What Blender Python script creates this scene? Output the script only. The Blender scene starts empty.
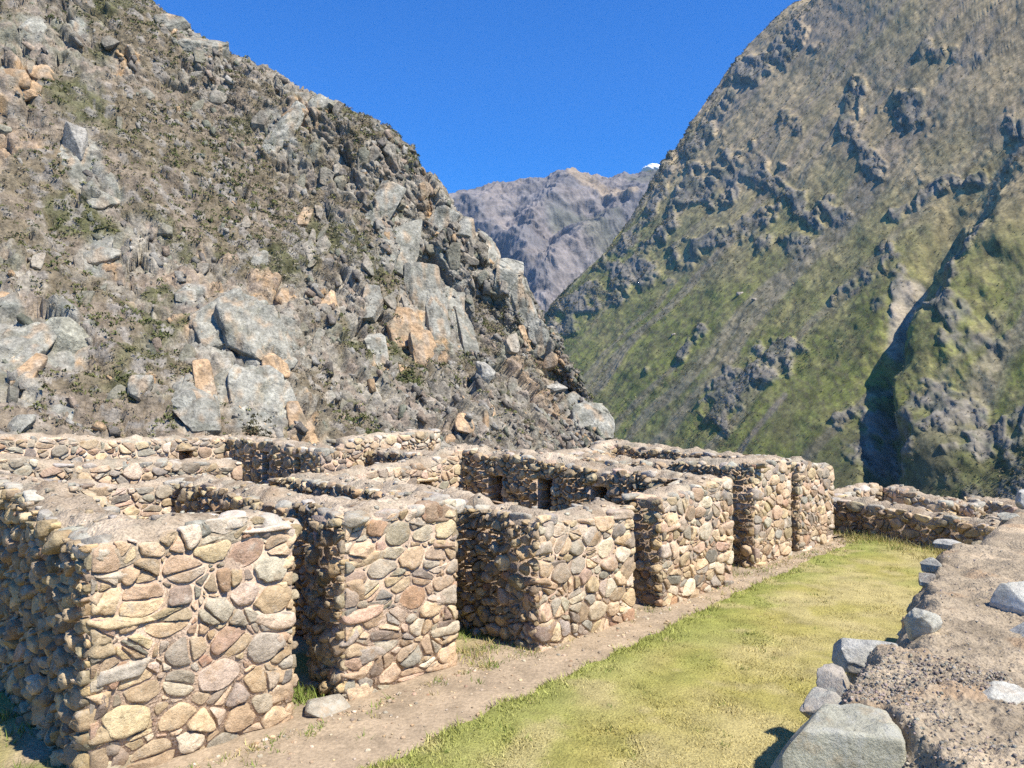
import bpy, math, random
import numpy as np
from mathutils import Vector

random.seed(7)
RS = np.random.RandomState
sc = bpy.context.scene
C = sc.collection

# ------------------------------------------------------------------ camera, sky, sun, exposure
EYE = np.array((0.0, 0.0, 3.2))
F, HZ = 750.0, 395.0                       # focal length in pixels, eye-level row
cam = bpy.data.objects.new('camera', bpy.data.cameras.new('camera'))
C.objects.link(cam)
cam.location = EYE
cam.rotation_euler = (math.radians(90) + math.atan((HZ - 384) / F), 0, 0)
cam.data.sensor_width = 36
cam.data.lens = F / 1024 * 36
cam.data.clip_start = 0.05
cam.data.clip_end = 20000
sc.camera = cam

SUN_H = np.array((0.79, -0.61)); SUN_H = SUN_H / np.linalg.norm(SUN_H)
SUN_EL = math.radians(54)
S = Vector((SUN_H[0] * math.cos(SUN_EL), SUN_H[1] * math.cos(SUN_EL), math.sin(SUN_EL)))
sun = bpy.data.objects.new('sun', bpy.data.lights.new('sun', 'SUN'))
C.objects.link(sun)
sun.data.energy = 5.0
sun.data.angle = math.radians(0.5)
sun.data.color = (1.0, 0.945, 0.845)
sun.rotation_euler = (-S).to_track_quat('-Z', 'Y').to_euler()
sun.location = (30, -20, 60)

w = bpy.data.worlds.new('World'); sc.world = w; w.use_nodes = True
nt = w.node_tree; nt.nodes.clear()
sky = nt.nodes.new('ShaderNodeTexSky'); sky.sky_type = 'NISHITA'
sky.sun_disc = False
sky.sun_elevation = SUN_EL
sky.sun_rotation = math.atan2(SUN_H[0], SUN_H[1])
sky.altitude = 2700; sky.air_density = 1.8; sky.dust_density = 0.7; sky.ozone_density = 10.0
bg = nt.nodes.new('ShaderNodeBackground'); bg.inputs[1].default_value = 0.070
wo = nt.nodes.new('ShaderNodeOutputWorld')
tint = nt.nodes.new('ShaderNodeMix'); tint.data_type = 'RGBA'; tint.blend_type = 'MULTIPLY'   # thin, dry mountain air: deep blue
tint.inputs[0].default_value = 1.0; tint.inputs[7].default_value = (.24, .92, 1.62, 1)
nt.links.new(sky.outputs[0], tint.inputs[6]); nt.links.new(tint.outputs[2], bg.inputs[0]); nt.links.new(bg.outputs[0], wo.inputs[0])

sc.view_settings.view_transform = 'Standard'
sc.view_settings.look = 'None'
sc.view_settings.exposure = 0.75
sc.view_settings.gamma = 1.0
sc.view_settings.use_curve_mapping = False
sc.render.engine = 'CYCLES'
sc.cycles.use_denoising = False
sc.cycles.denoiser = 'OPENIMAGEDENOISE'
sc.cycles.denoising_input_passes = 'RGB_ALBEDO_NORMAL'
sc.cycles.denoising_prefilter = 'ACCURATE'
sc.cycles.max_bounces = 6
sc.cycles.diffuse_bounces = 3
sc.cycles.volume_bounces = 0

HAZE_DENSITY = 0.00005

# ------------------------------------------------------------------ numeric helpers
def pix(px, py, Y):
    """world point seen at pixel (px, py) at forward distance Y"""
    px, py, Y = np.asarray(px, float), np.asarray(py, float), np.asarray(Y, float)
    return np.stack(((px - 512) / F * Y, Y + 0 * px, EYE[2] + (HZ - py) / F * Y), -1)

def to_pix(P):
    Y = np.maximum(P[..., 1], 1e-3)
    return 512 + P[..., 0] / Y * F, HZ - (P[..., 2] - EYE[2]) / Y * F

def hash3(i, j, k, seed):
    h = (i * 374761393 + j * 668265263 + k * 2147483647 + seed * 974634777) & 0xFFFFFFFF
    h = ((h ^ (h >> 13)) * 1274126177) & 0xFFFFFFFF
    h = ((h ^ (h >> 16)) * 2246822519) & 0xFFFFFFFF
    return h ^ (h >> 15)

_g = RS(99)
PERM = _g.permutation(1024).astype(np.int32)
GRAD = _g.uniform(-1, 1, (1024, 3)).astype(np.float32)
from concurrent.futures import ThreadPoolExecutor
POOL = ThreadPoolExecutor(4)

def _noise(Q):
    I = np.floor(Q); f = (Q - I).astype(np.float32); I = I.astype(np.int32)
    fx, fy, fz = f[:, 0], f[:, 1], f[:, 2]
    u = f * f * f * (f * (f * 6 - 15) + 10)
    ux, uy, uz = u[:, 0], u[:, 1], u[:, 2]
    def g(h, x, y, z):
        v = GRAD[h]
        return v[:, 0] * x + v[:, 1] * y + v[:, 2] * z
    i0 = PERM[I[:, 0] & 1023]; i1 = PERM[(I[:, 0] + 1) & 1023]
    out = []
    for ii, x in ((i0, fx), (i1, fx - 1)):
        row = []
        for dy in (0, 1):
            jj = PERM[(ii + I[:, 1] + dy) & 1023]; y = fy - dy
            k0 = PERM[(jj + I[:, 2]) & 1023]; k1 = PERM[(jj + I[:, 2] + 1) & 1023]
            a = g(k0, x, y, fz); b = g(k1, x, y, fz - 1)
            row.append(a + (b - a) * uz)
        out.append(row[0] + (row[1] - row[0]) * uy)
    return (out[0] + (out[1] - out[0]) * ux) * 1.5

def noise3(P, scale=1.0, seed=0):
    """smooth gradient noise, about -1..1"""
    P = np.asarray(P, float)
    Q = (P * scale + np.array((seed * 17.31, seed * 5.77, seed * 11.13))).reshape(-1, 3)
    n = len(Q)
    if n <= 20000: return _noise(Q).astype(float).reshape(P.shape[:-1])
    parts = list(POOL.map(_noise, [Q[k:k + 20000] for k in range(0, n, 20000)]))
    return np.concatenate(parts).astype(float).reshape(P.shape[:-1])

def fbm(P, scale, octv=4, seed=0, gain=0.5, lac=2.03):
    a, s, t = 1.0, scale, 0
    for o in range(octv):
        t = t + a * noise3(P, s, seed + 17 * o); a *= gain; s *= lac
    return t

def ridged(P, scale, octv=4, seed=0, gain=0.5):
    a, s, t = 1.0, scale, 0
    for o in range(octv):
        t = t + a * (1 - 2 * np.abs(noise3(P, s, seed + 31 * o))); a *= gain; s *= 2.1
    return t

def _facets(Q, seed):
    I = np.floor(Q).astype(np.int64)
    n = len(Q)
    best = np.full(n, 9.0); second = np.full(n, 9.0); lev = np.zeros(n); rid = np.zeros(n)
    for dx in (-1, 0, 1):
        for dy in (-1, 0, 1):
            for dz in (-1, 0, 1):
                J = I + np.array((dx, dy, dz))
                h = PERM[(PERM[(PERM[(J[:, 0] + seed * 7) & 1023] + J[:, 1]) & 1023] + J[:, 2]) & 1023]
                d = Q - J - (GRAD[h] * .5 + .5)
                r = np.sqrt((d * d).sum(-1))
                t = GRAD[(h + 311) & 1023]
                l = (t * d).sum(-1) + GRAD[(h + 577) & 1023][:, 0] * 0.45
                m = r < best
                second = np.where(m, best, np.minimum(second, r))
                lev = np.where(m, l, lev); rid = np.where(m, GRAD[(h + 133) & 1023][:, 1] * .5 + .5, rid); best = np.where(m, r, best)
    return np.stack((lev, rid, second - best), -1)

def facets(P, scale, seed=0):
    """voronoi blocks: every cell a tilted plane at its own level; returns (level, random id 0..1, edge distance)"""
    P = np.asarray(P, float); Q = (P * scale).reshape(-1, 3)
    R = np.concatenate(list(POOL.map(lambda q: _facets(q, seed), [Q[k:k + 20000] for k in range(0, len(Q), 20000)])))
    R = R.reshape(P.shape[:-1] + (3,))
    return R[..., 0], R[..., 1], R[..., 2]

def sstep(a, b, x):
    t = np.clip((x - a) / (b - a), 0, 1)
    return t * t * (3 - 2 * t)

def mixc(A, B, t):
    return A + (np.asarray(B) - A) * t[..., None]

# ------------------------------------------------------------------ mesh + object helpers
class MB:
    """collects vertices, polygons and a colour per vertex; build() links ONE mesh object"""
    def __init__(self):
        self.v, self.f, self.c, self.n = [], {}, [], 0
    def add(self, V, Fc, col=(1, 1, 1)):
        V = np.asarray(V, float).reshape(-1, 3)
        col = np.broadcast_to(np.asarray(col, float), V.shape)
        self.v.append(V); self.c.append(col)
        Fs = Fc if isinstance(Fc, list) else [Fc]
        for q in Fs:
            q = np.asarray(q, np.int64)
            self.f.setdefault(q.shape[1], []).append(q + self.n)
        self.n += len(V)
    def build(self, name, m, parent=None, smooth=True):
        V = np.concatenate(self.v); col = np.concatenate(self.c)
        me = bpy.data.meshes.new(name)
        loops, starts, pos = [], [], 0
        for k, arrs in self.f.items():
            q = np.concatenate(arrs)
            loops.append(q.reshape(-1)); starts.append(pos + np.arange(len(q)) * k); pos += q.size
        loops = np.concatenate(loops); starts = np.concatenate(starts)
        me.vertices.add(len(V)); me.vertices.foreach_set('co', V.astype(np.float32).reshape(-1))
        me.loops.add(len(loops)); me.loops.foreach_set('vertex_index', loops.astype(np.int32))
        me.polygons.add(len(starts)); me.polygons.foreach_set('loop_start', starts.astype(np.int32))
        me.update(calc_edges=True)
        me.validate()
        at = me.color_attributes.new('col', 'FLOAT_COLOR', 'POINT')
        at.data.foreach_set('color', np.concatenate((col, np.ones((len(col), 1))), 1).astype(np.float32).reshape(-1))
        if smooth:
            me.polygons.foreach_set('use_smooth', np.ones(len(me.polygons), bool))
        me.materials.append(m)
        o = bpy.data.objects.new(name, me); C.objects.link(o)
        if parent is not None:
            o.parent = parent
            o.matrix_parent_inverse = parent_inverse(parent)
        return o

def parent_inverse(p):
    """world coordinates are baked in the meshes, so cancel the parent's own placement"""
    from mathutils import Matrix
    t = Vector((0, 0, 0)); q = p
    while q is not None:
        t += q.location; q = None
    return Matrix.Translation(-t)

def tag(o, label=None, cat=None, group=None, kind=None):
    if label: o['label'] = label
    if cat: o['category'] = cat
    if group: o['group'] = group
    if kind: o['kind'] = kind
    return o

def empty(name, loc, label, cat, group=None):
    o = bpy.data.objects.new(name, None); C.objects.link(o); o.location = loc
    o.empty_display_size = 0.3
    return tag(o, label, cat, group, 'thing')

def grid_faces(nr, nc, off=0):
    i = np.arange(nr - 1)[:, None] * nc + np.arange(nc - 1)[None, :]
    i = i.reshape(-1) + off
    return np.stack((i, i + 1, i + nc + 1, i + nc), 1)

# ------------------------------------------------------------------ materials
def mat(name, rough=0.9):
    m = bpy.data.materials.new(name); m.use_nodes = True
    n = m.node_tree; n.nodes.clear()
    out = n.nodes.new('ShaderNodeOutputMaterial'); b = n.nodes.new('ShaderNodeBsdfPrincipled')
    b.inputs['Roughness'].default_value = rough
    b.inputs['Specular IOR Level'].default_value = 0.15
    n.links.new(b.outputs[0], out.inputs[0])
    return m, n, b

def N(n, t, **kw):
    x = n.nodes.new(t)
    for k, v in kw.items():
        if k.startswith('i_'):
            key = k[2:]
            x.inputs[int(key) if key.isdigit() else key].default_value = v
        else:
            setattr(x, k, v)
    return x

def noise_node(n, scale, detail=4, rough=0.6, vec=None):
    x = N(n, 'ShaderNodeTexNoise'); x.inputs['Scale'].default_value = scale
    x.inputs['Detail'].default_value = detail; x.inputs['Roughness'].default_value = rough
    if vec is not None: n.links.new(vec, x.inputs['Vector'])
    return x.outputs[0]

def ramp(n, src, stops):
    r = N(n, 'ShaderNodeValToRGB')
    e = r.color_ramp.elements
    while len(e) > 1: e.remove(e[-1])
    for i, (p, c) in enumerate(stops):
        x = e[0] if i == 0 else e.new(p)
        x.position = p; x.color = (c, c, c, 1) if not hasattr(c, '__len__') else (*c, 1)
    n.links.new(src, r.inputs[0])
    return r.outputs[0]

def mixn(n, kind, fac, a, b):
    x = N(n, 'ShaderNodeMix', data_type='RGBA', blend_type=kind)
    for s, v in ((0, fac), (6, a), (7, b)):
        if hasattr(v, 'default_value'): n.links.new(v, x.inputs[s])
        else: x.inputs[s].default_value = v if s == 0 else (*v, 1)
    return x.outputs[2]

def bump(n, src, strength, dist, prev=None):
    b = N(n, 'ShaderNodeBump'); b.inputs['Strength'].default_value = strength; b.inputs['Distance'].default_value = dist
    n.links.new(src, b.inputs['Height'])
    if prev is not None: n.links.new(prev, b.inputs['Normal'])
    return b.outputs[0]

def stone_material(name, lichen=0.35):
    m, n, b = mat(name)
    co = N(n, 'ShaderNodeTexCoord').outputs['Object']
    at = N(n, 'ShaderNodeAttribute', attribute_name='col').outputs['Color']
    big = ramp(n, noise_node(n, 9, 7, .7, co), [(.25, .5), (.5, 1.0), (.75, 1.4)])
    c = mixn(n, 'MULTIPLY', 1.0, at, big)
    fine = ramp(n, noise_node(n, 70, 3, .7, co), [(.3, .72), (.55, 1.0), (.75, 1.25)])
    c = mixn(n, 'MULTIPLY', .8, c, fine)
    # rusty veins and pale lichen, both with outlines of their own
    rust = ramp(n, noise_node(n, 4.3, 6, .7, co), [(.54, 0.0), (.70, .6)])
    c = mixn(n, 'MIX', rust, c, (.40, .25, .12))
    pale = ramp(n, noise_node(n, 6.1, 6, .7, co), [(.56, 0.0), (.68, .5)])
    c = mixn(n, 'MIX', pale, c, (.52, .47, .38))
    li = ramp(n, noise_node(n, 13, 6, .72, co), [(.60 - .08 * (lichen > .6), 0.0), (.67 - .06 * (lichen > .6), lichen)])
    c = mixn(n, 'MIX', li, c, (.43, .415, .34))
    sp = ramp(n, noise_node(n, 33, 4, .6, co), [(.28, .55), (.36, 0.0)])
    c = mixn(n, 'MIX', sp, c, (.05, .048, .042))
    n.links.new(c, b.inputs['Base Color'])
    nb = bump(n, noise_node(n, 20, 8, .72, co), .8, .035)
    nb = bump(n, noise_node(n, 120, 3, .7, co), .35, .006, nb)
    n.links.new(nb, b.inputs['Normal'])
    return m

def earth_material(name, col, grain=60, depth=.012, dark=.5):
    m, n, b = mat(name, .95)
    co = N(n, 'ShaderNodeTexCoord').outputs['Object']
    at = N(n, 'ShaderNodeAttribute', attribute_name='col').outputs['Color']
    c = mixn(n, 'MULTIPLY', 1.0, at, tuple(col))
    c = mixn(n, 'MULTIPLY', 1.0, c, ramp(n, noise_node(n, 3.1, 6, .65, co), [(.28, .68), (.5, 1.0), (.72, 1.25)]))
    c = mixn(n, 'MULTIPLY', .9, c, ramp(n, noise_node(n, grain, 4, .75, co), [(.3, dark), (.5, 1.0), (.7, 1.35)]))
    v = N(n, 'ShaderNodeTexVoronoi'); v.inputs['Scale'].default_value = grain * .9
    n.links.new(co, v.inputs['Vector'])
    n.links.new(c, b.inputs['Base Color'])
    nb = bump(n, noise_node(n, grain, 5, .7, co), .7, depth)
    nb = bump(n, v.outputs['Distance'], .5, depth * .7, nb)
    n.links.new(nb, b.inputs['Normal'])
    return m

def land_material(name, s1, s2, d1, d2, lo=.6, hi=1.4):
    """mountain surfaces: regional colour from the mesh, broken up by two grains of noise"""
    m, n, b = mat(name, .95)
    co = N(n, 'ShaderNodeTexCoord').outputs['Object']
    at = N(n, 'ShaderNodeAttribute', attribute_name='col').outputs['Color']
    c = mixn(n, 'MULTIPLY', 1.0, at, ramp(n, noise_node(n, s1, 6, .7, co), [(.3, lo), (.5, 1.0), (.7, hi)]))
    c = mixn(n, 'MULTIPLY', .8, c, ramp(n, noise_node(n, s2, 4, .7, co), [(.3, lo), (.5, 1.0), (.7, hi)]))
    n.links.new(c, b.inputs['Base Color'])
    nb = bump(n, noise_node(n, s1, 7, .7, co), .7, d1)
    nb = bump(n, noise_node(n, s2, 4, .7, co), .6, d2, nb)
    n.links.new(nb, b.inputs['Normal'])
    return m

def leaf_material(name):
    m, n, b = mat(name, .8)
    at = N(n, 'ShaderNodeAttribute', attribute_name='col').outputs['Color']
    n.links.new(at, b.inputs['Base Color'])
    return m

M_STONE = stone_material('rubble_stone', .45)
M_CAPSTONE = stone_material('weathered_stone', .8)
M_MORTAR = earth_material('clay_mortar', (.50, .375, .27), 45, .02, .6)
M_MUD = earth_material('mud_capping', (.40, .32, .225), 36, .03, .4)
M_CRUST = earth_material('gravel_crust', (.31, .248, .168), 70, .014, .45)
M_GROUND = earth_material('dry_ground', (1, 1, 1), 30, .02, .6)
M_PATH = earth_material('trodden_earth', (.30, .232, .155), 26, .015, .72)
M_LAWN = earth_material('turf', (1, 1, 1), 42, .02, .55)
M_LEAF = leaf_material('leaves')
M_CLIFF = land_material('cliff_rock', .7, 3.2, .7, .2, .5, 1.5)
M_SLOPE = land_material('mountain_slope', .16, .7, .35, .2, .62, 1.38)
M_FAR = land_material('distant_rock', .008, .04, 14, 4, .65, 1.35)

# ------------------------------------------------------------------ ground plan of the ruin: a runs along the path, b runs back from it
P0 = np.array((-3.44, 6.15))
U = np.array((.7071, .7071)); V_ = np.array((-.7071, .7071))
def ab(a, b):
    return P0 + np.multiply.outer(np.asarray(a, float), U) + np.multiply.outer(np.asarray(b, float), V_)
def to_ab(x, y):
    dx, dy = x - P0[0], y - P0[1]
    return dx * U[0] + dy * U[1], dx * V_[0] + dy * V_[1]

def r_line(x, y):
    """signed distance beyond the low shaded wall at the far end of the lawn (positive: its far side)"""
    p, q = np.array((6.3, 20.0)), np.array((9.35, 14.4))
    d = (q - p) / np.linalg.norm(q - p); nr = np.array((-d[1], d[0]))
    return (x - p[0]) * nr[0] + (y - p[1]) * nr[1]

FORE = [(.92, 2.3), (1.45, 3.15), (1.98, 3.75), (2.62, 4.8), (3.06, 5.5), (3.62, 6.3), (4.36, 6.8), (5.63, 8.35), (7.4, 10.4), (9.6, 12.6)]
def ground_z(x, y):
    a, b = to_ab(x, y)
    z = 0.02 * noise3(np.stack((x, y, 0 * x), -1), .8, 3)
    z = z - .3 * sstep(.2, -2.2, a) * sstep(-1.0, 2.0, b)
    z = z + .36 * sstep(.25, .45, r_line(x, y)) * sstep(9, 12, y)
    back = np.maximum(0, b - 15)
    z = z - .22 * back - .004 * back ** 2
    side = np.maximum(0, r_line(x, y) - 3.6) * sstep(9, 12, y)
    z = z - .5 * side
    far = np.maximum(0, y - 36)
    z = z - .3 * far
    return np.maximum(z, -60)

# ------------------------------------------------------------------ stones
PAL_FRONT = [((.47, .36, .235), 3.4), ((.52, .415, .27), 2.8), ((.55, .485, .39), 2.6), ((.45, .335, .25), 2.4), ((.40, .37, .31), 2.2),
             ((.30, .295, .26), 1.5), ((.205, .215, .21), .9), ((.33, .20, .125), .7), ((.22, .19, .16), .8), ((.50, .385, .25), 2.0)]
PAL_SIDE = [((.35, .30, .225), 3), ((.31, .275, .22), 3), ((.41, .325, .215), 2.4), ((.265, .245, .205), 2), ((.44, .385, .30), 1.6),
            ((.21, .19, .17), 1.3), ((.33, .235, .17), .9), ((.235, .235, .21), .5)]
PAL_SIDE = [((c_[0] * 1.06, c_[1], c_[2] * .86), w_) for c_, w_ in PAL_SIDE]  # neutral shade put into the side stone colours: blue cut against skylight
PAL_CAP = [((.40, .385, .34), 3), ((.33, .32, .28), 2), ((.45, .41, .335), 2), ((.29, .285, .245), 2), ((.38, .32, .25), 1)]

def pick(rng, pal):
    wts = np.array([p[1] for p in pal]); mean = (np.array([p[0] for p in pal]) * wts[:, None]).sum(0) / wts.sum()
    c = np.array(pal[rng.choice(len(pal), p=wts / wts.sum())][0])
    c = c + (mean - c) * .3
    return np.clip(c * np.array((1.07, 1.0, .91)) * rng.uniform(.72, 1.4) * (1 + rng.uniform(-.04, .04, 3)), .02, .75)

def clip_poly(poly, nx, ny, d):
    """keep nx*x + ny*y <= d"""
    out = []
    k = len(poly)
    for i in range(k):
        p, q = poly[i], poly[(i + 1) % k]
        dp, dq = nx * p[0] + ny * p[1] - d, nx * q[0] + ny * q[1] - d
        if dp <= 0: out.append(p)
        if (dp < 0 < dq) or (dq < 0 < dp):
            t = dp / (dp - dq)
            out.append((p[0] + (q[0] - p[0]) * t, p[1] + (q[1] - p[1]) * t))
    return out

def pack(rng, L, H, rmin, rmax, power=3.4):
    """dart throwing, large stones first"""
    area = L * H
    target = int(area / (math.pi * (.62 * rmin + .15 * rmax) ** 2) * .8) + 4
    rs = np.sort(rmin + (rmax - rmin) * rng.uniform(0, 1, target) ** power)[::-1]
    X = np.zeros((target, 3)); k = 0
    for r in rs:
        c = np.stack((rng.uniform(0, L, 26), rng.uniform(0, H, 26)), 1)
        if k:
            d = np.sqrt(((c[:, None, :] - X[None, :k, :2]) ** 2).sum(-1)) - .72 * (r + X[None, :k, 2])
            ok = (d > 0).all(1)
        else:
            ok = np.ones(26, bool)
        j = np.nonzero(ok)[0]
        if len(j):
            X[k] = (*c[j[0]], r); k += 1
    return X[:k]

def cells(rng, X, L, H, gap):
    res = []
    for i in range(len(X)):
        xi, yi, ri = X[i]
        d2 = (X[:, 0] - xi) ** 2 + (X[:, 1] - yi) ** 2
        order = np.argsort(d2)[1:26]
        poly = [(0, 0), (L, 0), (L, H), (0, H)]
        for j in order:
            dx, dy = X[j, 0] - xi, X[j, 1] - yi
            D = math.sqrt(d2[j])
            if D < 1e-6: continue
            t = (D * D + ri * ri - X[j, 2] ** 2) / (2 * D)
            nx, ny = dx / D, dy / D
            poly = clip_poly(poly, nx, ny, nx * xi + ny * yi + t - gap)
            if len(poly) < 3: break
        if len(poly) >= 3: res.extend(split_cell(rng, poly, ri, gap))
    return res

def split_cell(rng, poly, r, gap, depth=0):
    """some stones are broken along a slanting joint into two angular ones"""
    p = np.array(poly); ext = p.max(0) - p.min(0)
    if depth > 1 or min(ext) < .085 or rng.uniform() > (.62, .3)[depth]: return [poly]
    c = p.mean(0) + rng.uniform(-.2, .2, 2) * ext
    th = rng.uniform(0, math.pi)
    nx, ny = math.cos(th), math.sin(th); d = nx * c[0] + ny * c[1]
    out = []
    for sg in (1, -1):
        q = clip_poly(poly, sg * nx, sg * ny, sg * d - gap * .8)
        if len(q) >= 3: out.extend(split_cell(rng, q, r, gap, depth + 1))
    return out

def resample(poly, n, rng):
    p = np.array(poly)
    for _ in range(1):                                  # takes the points off the corners
        q = np.roll(p, -1, 0)
        k = .07
        p = np.stack((p * (1 - k) + q * k, p * k + q * (1 - k)), 1).reshape(-1, 2)
    cl = np.vstack((p, p[:1])); s = np.concatenate(([0], np.cumsum(np.sqrt((np.diff(cl, axis=0) ** 2).sum(1)))))
    t = np.linspace(0, s[-1], n, endpoint=False)
    return np.stack((np.interp(t, s, cl[:, 0]), np.interp(t, s, cl[:, 1])), 1)

def stone_topology(n, rings):
    f = []
    for r in range(rings - 1):
        for i in range(n):
            j = (i + 1) % n
            f.append((r * n + i, r * n + j, (r + 1) * n + j, (r + 1) * n + i))
    cap = [((rings - 1) * n + i, (rings - 1) * n + (i + 1) % n, rings * n) for i in range(n)]
    return [np.array(f), np.array(cap)]

def stone_face(mb, rng, O, D, NRM, L, top, base=0.0, rmin=.055, rmax=.2, aniso=1.35, gap=.012, relief=.045, n=14, pal=PAL_FRONT, holes=(), tilt=0.0):
    """fill a wall face (from O along D, outward normal NRM, L long) with fitted rubble"""
    D3 = np.array((*D, 0.0)); N3 = np.array((*NRM, 0.0)); Z3 = np.array((0, 0, 1.0))
    H = float(np.max([top(s) for s in np.linspace(0, L, 12)])) - base
    X = pack(rng, L / aniso, H, rmin, rmax)
    topo = stone_topology(n, 5)
    for poly in cells(rng, X, L / aniso, H, gap):
        poly = [(x * aniso, y) for x, y in poly]
        cx = sum(p[0] for p in poly) / len(poly); cz = sum(p[1] for p in poly) / len(poly)
        bad = False
        for (s0, s1, z0, z1) in holes:
            if s0 - .02 < cx < s1 + .02 and z0 - .02 < cz + base < z1 + .02: bad = True; break
            if any(s0 < x < s1 and z0 < y + base < z1 for x, y in poly):
                gx = max(s0 - cx, cx - s1); gz = max(z0 - cz - base, cz + base - z1)
                if gx > gz: poly = clip_poly(poly, 1, 0, s0 - .01) if cx < s0 else clip_poly(poly, -1, 0, -(s1 + .01))
                else: poly = clip_poly(poly, 0, 1, z0 - base - .01) if cz + base < z0 else clip_poly(poly, 0, -1, -(z1 - base + .01))
                if len(poly) < 3: bad = True; break
        if bad: continue
        tz = top(min(max(cx, 0), L)) - base - .03
        if cz > tz - .01: continue
        poly = clip_poly(poly, 0, 1, tz)
        if len(poly) < 3: continue
        R = resample(poly, n, rng)
        c = R.mean(0); size = R.max(0) - R.min(0); sz = float(min(size))
        if sz < .018: continue
        R = c + (R - c) * (1 + rng.uniform(-.09, .035, (n, 1)))
        ph = O[0] * 3.1 + O[1]
        wx = np.sin(R[:, 0] * 7.1 + 3 * np.sin(R[:, 1] * 4.3 + ph)) ; wy = np.sin(R[:, 0] * 4.7 + ph + 2.2 * np.sin(R[:, 1] * 6.1))
        R = R + np.stack((wx, wy), 1) * .022 * sstep(0, .12, np.minimum(R[:, 0], L - R[:, 0]))[:, None]
        h = relief * rng.uniform(.4, 1.3) * min(1.3, .4 + sz / .2)
        rings = []
        tl = rng.uniform(-1, 1, 2) * .2
        for sc_, hh in ((1.03, -.05), (1.0, h * .62), (.95, h * .94), (.68, h), (.32, h * 1.02)):
            Q = c + (R - c) * (sc_ * (1 + (rng.uniform(-.06, .06, (n, 1)) if .3 < sc_ < .95 else 0)))
            d = np.full(n, hh)
            if hh > 0: d = d + (Q - c) @ tl * (hh / h) + rng.uniform(-1, 1, n) * h * .2
            rings.append(np.concatenate((Q, d[:, None]), 1))
        rings.append(np.array([[c[0], c[1], h * rng.uniform(.95, 1.12)]]))
        W = np.concatenate(rings)
        for _ in range(3):                               # broken facets
            th = rng.uniform(0, 2 * math.pi); k = rng.uniform(.2, .9) * h / max(sz, .03) * 2.2; off = sz * rng.uniform(-.05, .38)
            pl = h * 1.0 - k * ((W[:, 0] - c[0]) * math.cos(th) + (W[:, 1] - c[1]) * math.sin(th) - off)
            m = W[:, 2] > 0
            W[m, 2] = np.minimum(W[m, 2], np.maximum(pl[m], .004))
        P = np.array((*O, base)) + W[:, :1] * D3 + W[:, 1:2] * Z3 + W[:, 2:] * N3
        mb.add(P, topo, pick(rng, pal))

def block_template(n=5):
    g = np.linspace(-1, 1, n + 1)
    idx, V, Fq = {}, [], []
    def vid(p):
        k = tuple(np.round(p, 5))
        if k not in idx: idx[k] = len(V); V.append(p)
        return idx[k]
    for ax in range(3):
        for sg in (-1, 1):
            for i in range(n):
                for j in range(n):
                    q = []
                    for (di, dj) in ((0, 0), (1, 0), (1, 1), (0, 1)):
                        p = np.zeros(3); p[ax] = sg; p[(ax + 1) % 3] = g[i + di]; p[(ax + 2) % 3] = g[j + dj]
                        q.append(vid(p))
                    Fq.append(q if sg > 0 else q[::-1])
    return np.array(V), np.array(Fq)
TPL = {k: block_template(k) for k in (2, 3, 5, 9, 14, 26)}

def rock(mb, rng, c, size, axes=None, col=(.3, .3, .3), k=4.5, rough=.10, n=5, cuts=4):
    """a rounded, chipped block; size are full extents along the axes"""
    T, Fq = TPL[n]
    p = T / ((np.abs(T) ** k).sum(1) ** (1 / k))[:, None]
    p = p * (1 + rough * fbm(p + rng.uniform(-50, 50, 3), 1.3, 3 if n < 9 else 5, int(rng.randint(1000)))[:, None])
    for _ in range(cuts):
        d = rng.normal(0, 1, 3); d /= np.linalg.norm(d); o = rng.uniform(.62, .95)
        t = p @ d - o
        p = p - np.where(t > 0, t, 0)[:, None] * d * .9
    p = p * np.asarray(size) * .5
    if axes is not None: p = p @ np.asarray(axes)
    mb.add(p + np.asarray(c), Fq, col)

def axes_ab(yaw=0.0, rng=None, tip=0.0):
    a = np.array((*U, 0)); b = np.array((*V_, 0)); z = np.array((0, 0, 1.0))
    cy, sy = math.cos(yaw), math.sin(yaw)
    a2, b2 = a * cy + b * sy, -a * sy + b * cy
    if rng is not None and tip:
        tz = rng.uniform(-tip, tip); a2 = a2 + z * tz; a2 /= np.linalg.norm(a2)
        z = np.cross(a2, b2); z /= np.linalg.norm(z); b2 = np.cross(z, a2)
    return np.stack((a2, b2, z))

def box(mb, lo, hi, fr, col=(1, 1, 1)):
    """box in a frame fr(s, w) -> xy"""
    P = []
    for z in (lo[2], hi[2]):
        for (s, t) in ((lo[0], lo[1]), (hi[0], lo[1]), (hi[0], hi[1]), (lo[0], hi[1])):
            P.append((*fr(s, t), z))
    mb.add(P, np.array([(0, 3, 2, 1), (4, 5, 6, 7), (0, 1, 5, 4), (1, 2, 6, 5), (2, 3, 7, 6), (3, 0, 4, 7)]), col)

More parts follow.
